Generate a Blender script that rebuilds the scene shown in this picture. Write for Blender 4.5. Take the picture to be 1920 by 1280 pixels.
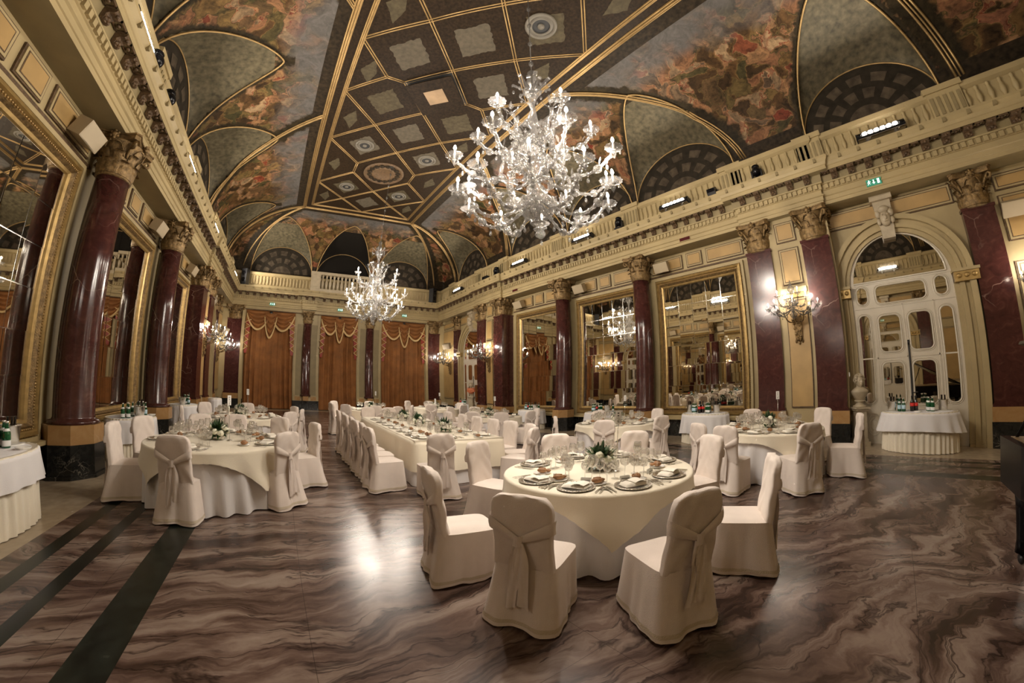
import bpy, math, random
from math import sin, cos, pi, sqrt, radians as RAD, atan2, floor as FL
from mathutils import Vector, Matrix

for _o in list(bpy.data.objects):
    bpy.data.objects.remove(_o, do_unlink=True)
SC = bpy.context.scene
COL = SC.collection

# ---------------------------------------------------------------- camera (a very wide lens with barrel distortion)
CAM_F, CAM_A, CAM_B = 717.15, -0.1216, 0.12027          # radius in pixels = F * (t + A t^3 + B t^5), t = angle off axis
YAW, PITCH, ROLL, EYE = 0.60703, 0.11662, -0.00295, 1.6
def _poly():
    # least squares of angle against radius in millimetres on a 36 mm sensor (1920 px), odd and even terms to the fourth order
    import numpy as np
    t = np.linspace(0.0, 1.5, 400)
    r = CAM_F * (t + CAM_A * t**3 + CAM_B * t**5) * 36.0 / 1920.0
    A = np.stack([r, r**2, r**3, r**4], 1)
    k, *_ = np.linalg.lstsq(A, t, rcond=None)
    return [float(x) for x in k]
cd = bpy.data.cameras.new('camera')
cam = bpy.data.objects.new('camera', cd); COL.objects.link(cam); SC.camera = cam
cd.type = 'PANO'
cd.sensor_fit = 'HORIZONTAL'; cd.sensor_width = 36.0; cd.sensor_height = 24.0
cd.clip_start = 0.05; cd.clip_end = 200
K = _poly()
cd.panorama_type = 'FISHEYE_LENS_POLYNOMIAL'
cd.fisheye_fov = RAD(260)
cd.fisheye_polynomial_k0 = 0.0
cd.fisheye_polynomial_k1 = -K[0]; cd.fisheye_polynomial_k2 = -K[1]; cd.fisheye_polynomial_k3 = -K[2]; cd.fisheye_polynomial_k4 = -K[3]
_f = Vector((sin(YAW) * cos(PITCH), cos(YAW) * cos(PITCH), sin(PITCH)))
_r = Vector((cos(YAW), -sin(YAW), 0)); _u = _r.cross(_f)
_r2 = _r * cos(ROLL) + _u * sin(ROLL); _u2 = -_r * sin(ROLL) + _u * cos(ROLL)
cam.matrix_world = Matrix(((_r2.x, _u2.x, -_f.x, 0), (_r2.y, _u2.y, -_f.y, 0), (_r2.z, _u2.z, -_f.z, EYE), (0, 0, 0, 1)))

# ---------------------------------------------------------------- world, exposure
W = bpy.data.worlds.new('world'); SC.world = W; W.use_nodes = True
W.node_tree.nodes['Background'].inputs[0].default_value = (0.02, 0.017, 0.013, 1)
W.node_tree.nodes['Background'].inputs[1].default_value = 0.3
SC.view_settings.view_transform = 'Standard'; SC.view_settings.look = 'None'
SC.view_settings.exposure = 1.5; SC.view_settings.gamma = 1.0; SC.view_settings.use_curve_mapping = False
SC.cycles.max_bounces = 9; SC.cycles.diffuse_bounces = 4; SC.cycles.glossy_bounces = 5; SC.cycles.transmission_bounces = 4
SC.cycles.transparent_max_bounces = 24; SC.cycles.caustics_reflective = False; SC.cycles.caustics_refractive = False
SC.cycles.sample_clamp_indirect = 3.0; SC.cycles.use_denoising = True
SC.cycles.use_light_tree = True

# ---------------------------------------------------------------- room constants (metres)
XC, HX, YC, HY = 2.92, 6.85, 8.40, 13.0
XL, XR, YN, YF = XC - HX, XC + HX, YC - HY, YC + HY
Z_BASE, Z_BLOCK, Z_CAP, Z_ARCH = 0.50, 0.78, 4.67, 5.42
Z_CORN, Z_PAR, Z_COVE, Z_CEIL = 6.45, 7.32, 7.25, 10.10
RND = random.Random(7)

# ---------------------------------------------------------------- mesh builder
class MB:
    def __init__(s): s.v = []; s.f = []; s.m = []; s.sm = []; s.mi = 0; s.smooth = False
    def add(s, vs, fs, smooth=None, mi=None):
        o = len(s.v); s.v += [tuple(p) for p in vs]
        for f in fs: s.f.append(tuple(i + o for i in f)); s.m.append(s.mi if mi is None else mi); s.sm.append(s.smooth if smooth is None else smooth)
        return o
    def box(s, x0, x1, y0, y1, z0, z1, mi=None):
        x0, x1 = min(x0, x1), max(x0, x1); y0, y1 = min(y0, y1), max(y0, y1); z0, z1 = min(z0, z1), max(z0, z1)
        v = [(x0, y0, z0), (x1, y0, z0), (x1, y1, z0), (x0, y1, z0), (x0, y0, z1), (x1, y0, z1), (x1, y1, z1), (x0, y1, z1)]
        s.add(v, [(0, 3, 2, 1), (4, 5, 6, 7), (0, 1, 5, 4), (1, 2, 6, 5), (2, 3, 7, 6), (3, 0, 4, 7)], False, mi)
    def grid(s, fn, nu, nv, cu=False, cv=False, smooth=True, mi=None, flip=False):
        mu, mv = (nu if cu else nu + 1), (nv if cv else nv + 1)
        vs = [fn(i / nu, j / nv) for i in range(mu) for j in range(mv)]
        fs = []
        for i in range(nu):
            for j in range(nv):
                a = i * mv + j; b = ((i + 1) % mu) * mv + j; c = ((i + 1) % mu) * mv + (j + 1) % mv; d = i * mv + (j + 1) % mv
                fs.append((a, d, c, b) if flip else (a, b, c, d))
        s.add(vs, fs, smooth, mi)
    def lathe(s, prof, n=16, c=(0, 0, 0), smooth=True, mi=None, rot=0.0, cap=True):
        # prof: (radius, z) pairs bottom to top
        vs = []; fs = []
        for r, z in prof:
            for k in range(n):
                a = rot + 2 * pi * k / n; vs.append((c[0] + r * cos(a), c[1] + r * sin(a), c[2] + z))
        for i in range(len(prof) - 1):
            for k in range(n):
                k2 = (k + 1) % n; fs.append((i * n + k, i * n + k2, (i + 1) * n + k2, (i + 1) * n + k))
        if cap:
            if prof[0][0] > 1e-4: fs.append(tuple(range(n - 1, -1, -1)))
            if prof[-1][0] > 1e-4: fs.append(tuple((len(prof) - 1) * n + k for k in range(n)))
        s.add(vs, fs, smooth, mi)
    def tube(s, pts, r, n=6, smooth=True, mi=None, cap=True):
        P = [Vector(p) for p in pts]; m = len(P)
        rr = r if isinstance(r, (list, tuple)) else [r] * m
        vs = []; fs = []; up = None
        for i in range(m):
            t = (P[min(i + 1, m - 1)] - P[max(i - 1, 0)])
            t = t.normalized() if t.length > 1e-9 else Vector((0, 0, 1))
            if up is None: up = Vector((0, 0, 1)) if abs(t.z) < .9 else Vector((1, 0, 0))
            a = t.cross(up)
            if a.length < 1e-6: a = t.cross(Vector((0, 1, 0.1)))
            a.normalize(); b = a.cross(t).normalized(); up = b
            for k in range(n):
                q = 2 * pi * k / n; p = P[i] + (a * cos(q) + b * sin(q)) * rr[i]; vs.append(p[:])
        for i in range(m - 1):
            for k in range(n):
                k2 = (k + 1) % n; fs.append((i * n + k, i * n + k2, (i + 1) * n + k2, (i + 1) * n + k))
        if cap: fs.append(tuple(range(n - 1, -1, -1))); fs.append(tuple((m - 1) * n + k for k in range(n)))
        s.add(vs, fs, smooth, mi)
    def ball(s, c, r, n=8, m=6, sx=1, sy=1, sz=1, mi=None):
        prof = [(max(r * sin(pi * i / m), 0.0), -r * cos(pi * i / m)) for i in range(m + 1)]
        vs = []; fs = []
        for i in range(1, m):
            for k in range(n):
                a = 2 * pi * k / n; vs.append((c[0] + prof[i][0] * cos(a) * sx, c[1] + prof[i][0] * sin(a) * sy, c[2] + prof[i][1] * sz))
        b = len(vs); vs.append((c[0], c[1], c[2] - r * sz)); vs.append((c[0], c[1], c[2] + r * sz))
        for i in range(m - 2):
            for k in range(n):
                k2 = (k + 1) % n; fs.append((i * n + k, i * n + k2, (i + 1) * n + k2, (i + 1) * n + k))
        for k in range(n):
            k2 = (k + 1) % n; fs.append((b, k2, k)); fs.append((b + 1, (m - 2) * n + k, (m - 2) * n + k2))
        s.add(vs, fs, True, mi)
    def prism(s, poly, ax, a0, a1, mi=None, smooth=False):
        # polygon of 2-D points extruded along axis ax ('x','y','z') between a0 and a1
        def P(u, w, a): return {'x': (a, u, w), 'y': (u, a, w), 'z': (u, w, a)}[ax]
        n = len(poly); vs = [P(u, w, a0) for u, w in poly] + [P(u, w, a1) for u, w in poly]
        fs = [tuple(range(n)), tuple(range(2 * n - 1, n - 1, -1))] + [(i, i + n, (i + 1) % n + n, (i + 1) % n) for i in range(n)]
        s.add(vs, fs, smooth, mi)
    def merge(s, o, M=None, mi=None):
        vs = [(M @ Vector(p))[:] for p in o.v] if M else o.v
        k = len(s.v); s.v += vs
        for f, m, q in zip(o.f, o.m, o.sm): s.f.append(tuple(i + k for i in f)); s.m.append(m if mi is None else mi); s.sm.append(q)
    def mesh(s, name, mats):
        me = bpy.data.meshes.new(name); me.from_pydata(s.v, [], s.f)
        for m in (mats if isinstance(mats, (list, tuple)) else [mats]): me.materials.append(m)
        me.polygons.foreach_set('material_index', s.m); me.polygons.foreach_set('use_smooth', s.sm); me.update(); return me
    def build(s, name, mats, parent=None, loc=(0, 0, 0), rz=0.0):
        o = bpy.data.objects.new(name, s.mesh(name, mats)); COL.objects.link(o)
        o.location = loc; o.rotation_euler = (0, 0, rz)
        if parent is not None: o.parent = parent
        return o

def link_mesh(name, me, parent=None, loc=(0, 0, 0), rz=0.0):
    o = bpy.data.objects.new(name, me); COL.objects.link(o); o.location = loc; o.rotation_euler = (0, 0, rz)
    if parent is not None: o.parent = parent
    return o
def tag(o, label, cat, group=None):
    o['label'] = label; o['category'] = cat
    if group: o['group'] = group
    return o
def thing(name, label, cat, loc=(0, 0, 0), rz=0.0, group=None):
    o = bpy.data.objects.new(name, None); COL.objects.link(o); o.location = loc; o.rotation_euler = (0, 0, rz); o.empty_display_size = .1
    return tag(o, label, cat, group)
def struct(o): o['kind'] = 'structure'; return o
KIDS = {}
def kids(o):
    return KIDS.setdefault(o.name, [c for c in COL.objects if c.parent == o])
def dup(root, loc, rz=0.0, label=None, group=None, scale=None, cat=None):
    r = root.copy(); COL.objects.link(r); r.location = loc; r.rotation_euler = (0, 0, rz)
    if scale: r.scale = (scale,) * 3 if not isinstance(scale, tuple) else scale
    if label: r['label'] = label
    if group: r['group'] = group
    for ch in kids(root):
        c = ch.copy(); COL.objects.link(c); c.parent = r
        for g in kids(ch):
            d = g.copy(); COL.objects.link(d); d.parent = c
    return r
class Proto:
    """first call moves the prototype itself, later calls copy it"""
    def __init__(s, root): s.root = root; s.used = False
    def put(s, loc, rz=0.0, label=None, group=None, scale=None):
        if s.used: return dup(s.root, loc, rz, label, group, scale)
        s.used = True; o = s.root; o.location = loc; o.rotation_euler = (0, 0, rz)
        if scale: o.scale = (scale,) * 3 if not isinstance(scale, tuple) else scale
        if label: o['label'] = label
        if group: o['group'] = group
        return o
# ---------------------------------------------------------------- materials
def newmat(name):
    m = bpy.data.materials.new(name); m.use_nodes = True; nt = m.node_tree
    return m, nt, nt.nodes['Principled BSDF']
def N(nt, typ, **kw):
    n = nt.nodes.new(typ)
    for k, v in kw.items():
        if k == 'inp':
            for a, b in v.items(): n.inputs[a].default_value = b
        else: setattr(n, k, v)
    return n
def ramp(nt, stops, fac=None, mode='LINEAR'):
    r = nt.nodes.new('ShaderNodeValToRGB'); e = r.color_ramp; e.interpolation = mode
    while len(e.elements) < len(stops): e.elements.new(.5)
    for q, (p, c) in zip(e.elements, stops): q.position = p; q.color = (*c, 1)
    if fac is not None: nt.links.new(fac, r.inputs[0])
    return r
def simple(name, col, rough=.5, metal=0.0, spec=.5, bump=0.0, bscale=40, var=0.0, vscale=3.0, coat=0.0, sheen=0.0):
    m, nt, b = newmat(name); L = nt.links
    b.inputs['Base Color'].default_value = (*col, 1); b.inputs['Roughness'].default_value = rough; b.inputs['Metallic'].default_value = metal
    b.inputs['Specular IOR Level'].default_value = spec; b.inputs['Coat Weight'].default_value = coat
    if sheen: b.inputs['Sheen Weight'].default_value = sheen
    if var or bump:
        tc = N(nt, 'ShaderNodeTexCoord')
    if var:
        n = N(nt, 'ShaderNodeTexNoise', inp={'Scale': vscale, 'Detail': 5.0}); L.new(tc.outputs['Object'], n.inputs['Vector'])
        r = ramp(nt, [(.3, tuple(c * (1 - var) for c in col)), (.7, tuple(min(1, c * (1 + var)) for c in col))], n.outputs[0]); L.new(r.outputs[0], b.inputs['Base Color'])
    if bump:
        n2 = N(nt, 'ShaderNodeTexNoise', inp={'Scale': bscale, 'Detail': 3.0}); L.new(tc.outputs['Object'], n2.inputs['Vector'])
        bp = N(nt, 'ShaderNodeBump', inp={'Strength': bump, 'Distance': .02}); L.new(n2.outputs[0], bp.inputs['Height']); L.new(bp.outputs[0], b.inputs['Normal'])
    return m
def emit(name, col, strength):
    m, nt, b = newmat(name); b.inputs['Base Color'].default_value = (*col, 1)
    b.inputs['Emission Color'].default_value = (*col, 1); b.inputs['Emission Strength'].default_value = strength
    m.cycles.emission_sampling = 'NONE'; return m
def marble(name, stops, vein, scale=1.2, vscale=2.0, vwid=.03, rough=.12, dist=1.2, vamt=.8):
    m, nt, b = newmat(name); L = nt.links; tc = N(nt, 'ShaderNodeTexCoord')
    n = N(nt, 'ShaderNodeTexNoise', inp={'Scale': scale * 3, 'Detail': 8.0, 'Roughness': .6, 'Distortion': dist}); L.new(tc.outputs['Object'], n.inputs['Vector'])
    r = ramp(nt, stops, n.outputs[0])
    v1 = N(nt, 'ShaderNodeTexNoise', inp={'Scale': vscale, 'Detail': 3.0}); L.new(tc.outputs['Object'], v1.inputs['Vector'])
    mx = N(nt, 'ShaderNodeVectorMath', operation='MULTIPLY_ADD'); mx.inputs[1].default_value = (.55,) * 3; L.new(v1.outputs['Color'], mx.inputs[0]); L.new(tc.outputs['Object'], mx.inputs[2])
    vo = N(nt, 'ShaderNodeTexVoronoi', feature='DISTANCE_TO_EDGE', inp={'Scale': vscale * .55}); L.new(mx.outputs[0], vo.inputs['Vector'])
    n3 = N(nt, 'ShaderNodeTexNoise', inp={'Scale': 1.1, 'Detail': 2.0}); L.new(tc.outputs['Object'], n3.inputs['Vector'])
    r3 = ramp(nt, [(.5, (0, 0, 0)), (.66, (1, 1, 1))], n3.outputs[0])
    rv = ramp(nt, [(0, (1, 1, 1)), (vwid, (0, 0, 0))], vo.outputs['Distance'])
    mul = N(nt, 'ShaderNodeMath', operation='MULTIPLY'); L.new(rv.outputs[0], mul.inputs[0]); L.new(r3.outputs[0], mul.inputs[1])
    m2 = N(nt, 'ShaderNodeMath', operation='MULTIPLY'); m2.inputs[1].default_value = vamt; L.new(mul.outputs[0], m2.inputs[0])
    mix = N(nt, 'ShaderNodeMix', data_type='RGBA'); L.new(m2.outputs[0], mix.inputs[0]); L.new(r.outputs[0], mix.inputs[6]); mix.inputs[7].default_value = (*vein, 1)
    L.new(mix.outputs[2], b.inputs['Base Color']); b.inputs['Roughness'].default_value = rough
    return m
M = {}
M['cream'] = simple('cream_paint', (.39, .305, .155), .55, var=.10, vscale=1.5)
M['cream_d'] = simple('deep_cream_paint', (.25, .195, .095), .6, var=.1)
M['ochre'] = simple('ochre_panel_paint', (.40, .26, .10), .5, var=.12, vscale=2.5)
M['brown'] = simple('gilded_brown_relief', (.10, .058, .026), .55, metal=.1, var=.4, vscale=14, bump=.6, bscale=45)
M['gilt'] = simple('antique_gilt', (.40, .27, .10), .38, metal=.55, var=.25, vscale=8)
M['gilt_dk'] = simple('dark_antique_gilt', (.21, .135, .055), .42, metal=.5, var=.45, vscale=18, bump=.5, bscale=60)
M['gold'] = simple('bright_gilt_moulding', (.36, .235, .095), .45, metal=.6, var=.15, vscale=6)
M['maroon'] = marble('polished_maroon_marble', [(.3, (.034, .010, .009)), (.55, (.062, .018, .015)), (.75, (.10, .035, .028))], (.42, .27, .22), scale=1.6, vscale=1.7, vwid=.010, rough=.17)
M['black_m'] = marble('black_veined_marble', [(.3, (.008, .009, .008)), (.6, (.02, .02, .018)), (.8, (.05, .048, .04))], (.22, .2, .16), scale=2.5, vscale=5, vwid=.02, rough=.15)
M['orange_m'] = marble('honey_marble', [(.3, (.34, .185, .07)), (.6, (.40, .24, .10)), (.8, (.47, .30, .14))], (.5, .36, .2), rough=.22)
M['white_wood'] = simple('white_lacquered_wood', (.62, .56, .45), .3, var=.04)
M['mirror'] = simple('old_mirror', (.70, .66, .58), .015, metal=1.0)
M['mirror_line'] = simple('mirror_bevel', (.55, .52, .45), .12, metal=1.0)
M['cotton'] = simple('ivory_cotton', (.82, .73, .66), .85, bump=.25, bscale=260, var=.04, vscale=6, sheen=.2, spec=.2)
M['cotton_trim'] = simple('ivory_satin_band', (.66, .57, .44), .6, bump=.3, bscale=120, spec=.3)
M['cloth'] = simple('cream_damask_cloth', (.86, .79, .64), .75, bump=.2, bscale=180, sheen=.15, spec=.25)
M['cloth_w'] = simple('white_linen_cloth', (.82, .80, .80), .8, bump=.2, bscale=200, sheen=.15, spec=.2)
M['napkin'] = simple('folded_napkin_linen', (.88, .83, .72), .8, bump=.2, bscale=160)
M['silver'] = simple('silver_plate', (.82, .79, .73), .26, metal=1.0)
M['porcelain'] = simple('white_porcelain', (.86, .84, .78), .15)
M['bread'] = simple('baked_bread', (.34, .17, .07), .6, var=.35, vscale=20, bump=.3)
M['leaf'] = simple('glossy_green_leaf', (.025, .065, .018), .4, var=.4, vscale=20)
M['rose'] = simple('white_rose_petals', (.80, .78, .62), .6, var=.06, vscale=30)
M['card'] = simple('white_card', (.85, .84, .80), .6)
M['ink'] = simple('dark_print', (.03, .03, .03), .6)
M['black'] = simple('matt_black_metal', (.012, .012, .013), .4)
M['piano'] = simple('black_piano_lacquer', (.004, .004, .005), .22, spec=.25)
M['steel'] = simple('brushed_steel', (.62, .60, .57), .25, metal=1.0)
M['curtain'] = simple('rust_velvet', (.25, .098, .024), .8, var=.25, vscale=2.2, bump=.2, bscale=90)
M['fringe'] = simple('gold_fringe', (.66, .47, .22), .6, bump=.6, bscale=150)
M['lining'] = simple('red_lining_silk', (.27, .03, .014), .5)
M['speaker'] = simple('cream_speaker_box', (.42, .34, .22), .55, bump=.15, bscale=220)
M['stone'] = simple('pale_carved_marble', (.42, .35, .24), .4, var=.12, vscale=6)
M['terra'] = simple('terracotta_robe', (.55, .17, .07), .5)
M['green_sign'] = emit('green_sign_panel', (.02, .17, .10), .35)
M['sign_white'] = emit('white_sign_symbol', (.85, .95, .9), .5)
M['maroon_panel'] = simple('dark_red_display', (.07, .01, .012), .2)
M['bulb'] = emit('candle_bulb_glow', (1.0, .84, .66), 26.0)
M['led'] = emit('led_lens_glow', (1.0, .93, .84), 30.0)
M['grey_hole'] = simple('dark_vent_inside', (.02, .02, .02), .6)
M['vent'] = simple('painted_vent_ring', (.12, .105, .08), .5)

def glassy(name, tint, gloss_rough, diff, alpha_face, alpha_edge, body=(.9, .88, .84), gcol=(1, .98, .95)):
    # thin clear glass: see-through, brighter reflections towards the edges, a little milky scatter
    m, nt, b = newmat(name); L = nt.links; nt.nodes.remove(b); out = nt.nodes['Material Output']
    tr = N(nt, 'ShaderNodeBsdfTransparent'); tr.inputs[0].default_value = (*tint, 1)
    gl = N(nt, 'ShaderNodeBsdfGlossy', inp={'Roughness': gloss_rough}); gl.inputs[0].default_value = (*gcol, 1)
    df = N(nt, 'ShaderNodeBsdfDiffuse'); df.inputs[0].default_value = (*body, 1)
    tl = N(nt, 'ShaderNodeBsdfTranslucent'); tl.inputs[0].default_value = (*body, 1)
    a = N(nt, 'ShaderNodeMixShader', inp={0: .5}); L.new(df.outputs[0], a.inputs[1]); L.new(tl.outputs[0], a.inputs[2])
    g2 = N(nt, 'ShaderNodeMixShader', inp={0: diff}); L.new(gl.outputs[0], g2.inputs[1]); L.new(a.outputs[0], g2.inputs[2])
    lw = N(nt, 'ShaderNodeLayerWeight', inp={'Blend': .35})
    mr = N(nt, 'ShaderNodeMapRange', inp={'To Min': alpha_face, 'To Max': alpha_edge}); L.new(lw.outputs['Facing'], mr.inputs['Value'])
    mx = N(nt, 'ShaderNodeMixShader'); L.new(mr.outputs[0], mx.inputs[0]); L.new(tr.outputs[0], mx.inputs[1]); L.new(g2.outputs[0], mx.inputs[2])
    L.new(mx.outputs[0], out.inputs['Surface']); return m
M['crystal'] = glassy('murano_glass', (.93, .92, .90), .14, .50, .32, .80, (.22, .21, .20), (.30, .295, .28))
M['wineglass'] = glassy('clear_wine_glass', (.97, .97, .965), .05, .25, .13, .80)
M['green_glass'] = simple('green_bottle_glass', (.004, .10, .03), .06, coat=.5)
M['green_glass'].node_tree.nodes['Principled BSDF'].inputs['Transmission Weight'].default_value = .25
M['dark_glass'] = simple('dark_bottle_glass', (.012, .007, .005), .06, coat=.5)
M['lbl_blue'] = simple('pale_blue_bottle_label', (.45, .62, .72), .5)
M['lbl_white'] = simple('white_bottle_label', (.75, .76, .74), .5)
M['lbl_red'] = simple('red_bottle_label', (.60, .02, .015), .5)

# floor: wavy brown marble field, dark border strips and a pale marble surround, set out from the walls
def floor_mat():
    m, nt, b = newmat('inlaid_marble_floor'); L = nt.links
    geo = N(nt, 'ShaderNodeTexCoord'); sp = N(nt, 'ShaderNodeSeparateXYZ'); L.new(geo.outputs['Object'], sp.inputs[0])
    def mth(op, a, bb=None, c=None):
        n = N(nt, 'ShaderNodeMath', operation=op)
        for i, q in enumerate((a, bb, c)):
            if q is None: continue
            if isinstance(q, (int, float)): n.inputs[i].default_value = q
            else: L.new(q, n.inputs[i])
        return n.outputs[0]
    dx = mth('SUBTRACT', HX, mth('ABSOLUTE', mth('SUBTRACT', sp.outputs[0], XC)))
    dy = mth('SUBTRACT', HY, mth('ABSOLUTE', mth('SUBTRACT', sp.outputs[1], YC)))
    d = mth('MINIMUM', dx, dy)
    # slabs: veins run along x on the left, swing round to the right
    # veins run across the room on the left and swing into diagonals towards the right
    n0 = N(nt, 'ShaderNodeTexNoise', inp={'Scale': .7, 'Detail': 3.0}); L.new(geo.outputs['Object'], n0.inputs['Vector'])
    n1 = N(nt, 'ShaderNodeTexNoise', inp={'Scale': 2.6, 'Detail': 4.0, 'Roughness': .55}); L.new(geo.outputs['Object'], n1.inputs['Vector'])
    sw = N(nt, 'ShaderNodeMapRange', inp={'From Min': .8, 'From Max': 4.2, 'To Min': 0.0, 'To Max': 1.0}); L.new(mth('SUBTRACT', sp.outputs[0], mth('MULTIPLY', sp.outputs[1], .45)), sw.inputs['Value'])
    ang = mth('MULTIPLY', sw.outputs[0], -.34)
    ca, sa = mth('COSINE', ang), mth('SINE', ang)
    px = mth('ADD', mth('MULTIPLY', sp.outputs[0], ca), mth('MULTIPLY', sp.outputs[1], sa)); py = mth('SUBTRACT', mth('MULTIPLY', sp.outputs[1], ca), mth('MULTIPLY', sp.outputs[0], sa))
    py = mth('ADD', py, mth('ADD', mth('MULTIPLY', n0.outputs[0], .9), mth('MULTIPLY', n1.outputs[0], mth('ADD', .20, mth('MULTIPLY', sw.outputs[0], .28)))))
    cb = N(nt, 'ShaderNodeCombineXYZ'); L.new(mth('MULTIPLY', px, .55), cb.inputs[0]); L.new(mth('MULTIPLY', py, 3.3), cb.inputs[1])
    n2 = N(nt, 'ShaderNodeTexNoise', inp={'Scale': 1.35, 'Detail': 8.0, 'Roughness': .62, 'Distortion': .5}); L.new(cb.outputs[0], n2.inputs['Vector'])
    field = ramp(nt, [(.30, (.016, .008, .006)), (.40, (.056, .032, .024)), (.49, (.125, .080, .063)), (.58, (.225, .165, .132)), (.72, (.31, .25, .21))], n2.outputs[0])
    cb2 = N(nt, 'ShaderNodeCombineXYZ'); L.new(mth('MULTIPLY', px, .8), cb2.inputs[0]); L.new(mth('MULTIPLY', py, 4.2), cb2.inputs[1]); cb2.inputs[2].default_value = 4.0
    n4 = N(nt, 'ShaderNodeTexNoise', inp={'Scale': 1.0, 'Detail': 5.0, 'Roughness': .5, 'Distortion': .8}); L.new(cb2.outputs[0], n4.inputs['Vector'])
    vm = ramp(nt, [(0.0, (1, 1, 1)), (.022, (0, 0, 0))], mth('ABSOLUTE', mth('SUBTRACT', n4.outputs[0], .5)))
    mixv = N(nt, 'ShaderNodeMix', data_type='RGBA'); L.new(mth('MULTIPLY', vm.outputs[0], .8), mixv.inputs[0]); L.new(field.outputs[0], mixv.inputs[6]); mixv.inputs[7].default_value = (.014, .006, .005, 1)
    n5 = N(nt, 'ShaderNodeTexNoise', inp={'Scale': 9.0, 'Detail': 5.0}); L.new(geo.outputs['Object'], n5.inputs['Vector'])
    # slab joints
    def saw(o, per): return mth('ABSOLUTE', mth('SUBTRACT', mth('FRACT', mth('DIVIDE', o, per)), .5))
    j = mth('GREATER_THAN', mth('MAXIMUM', saw(sp.outputs[0], 1.52), saw(mth('ADD', sp.outputs[1], .3), 1.52)), .4985)
    mj = N(nt, 'ShaderNodeMix', data_type='RGBA'); L.new(mth('MULTIPLY', j, .55), mj.inputs[0]); L.new(mixv.outputs[2], mj.inputs[6]); mj.inputs[7].default_value = (.02, .012, .01, 1)
    pale = ramp(nt, [(.3, (.31, .245, .165)), (.7, (.40, .32, .22))], n5.outputs[0])
    dark = ramp(nt, [(.35, (.006, .008, .006)), (.65, (.016, .021, .016)), (.8, (.04, .045, .034))], n5.outputs[0])
    def band(a, bb): return mth('MULTIPLY', mth('GREATER_THAN', d, a), mth('LESS_THAN', d, bb))
    cur = mj.outputs[2]
    for fac, colr in ((mth('LESS_THAN', d, 1.36), pale.outputs[0]), (band(1.58, 1.73), dark.outputs[0]), (band(1.99, 2.13), dark.outputs[0]), (band(2.56, 2.85), dark.outputs[0])):
        mm = N(nt, 'ShaderNodeMix', data_type='RGBA'); L.new(fac, mm.inputs[0]); L.new(cur, mm.inputs[6]); L.new(colr, mm.inputs[7]); cur = mm.outputs[2]
    L.new(cur, b.inputs['Base Color'])
    rr = mth('ADD', .19, mth('MULTIPLY', n1.outputs[0], .12)); L.new(rr, b.inputs['Roughness'])
    b.inputs['Specular IOR Level'].default_value = .38
    return m
M['floor'] = floor_mat()

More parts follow.
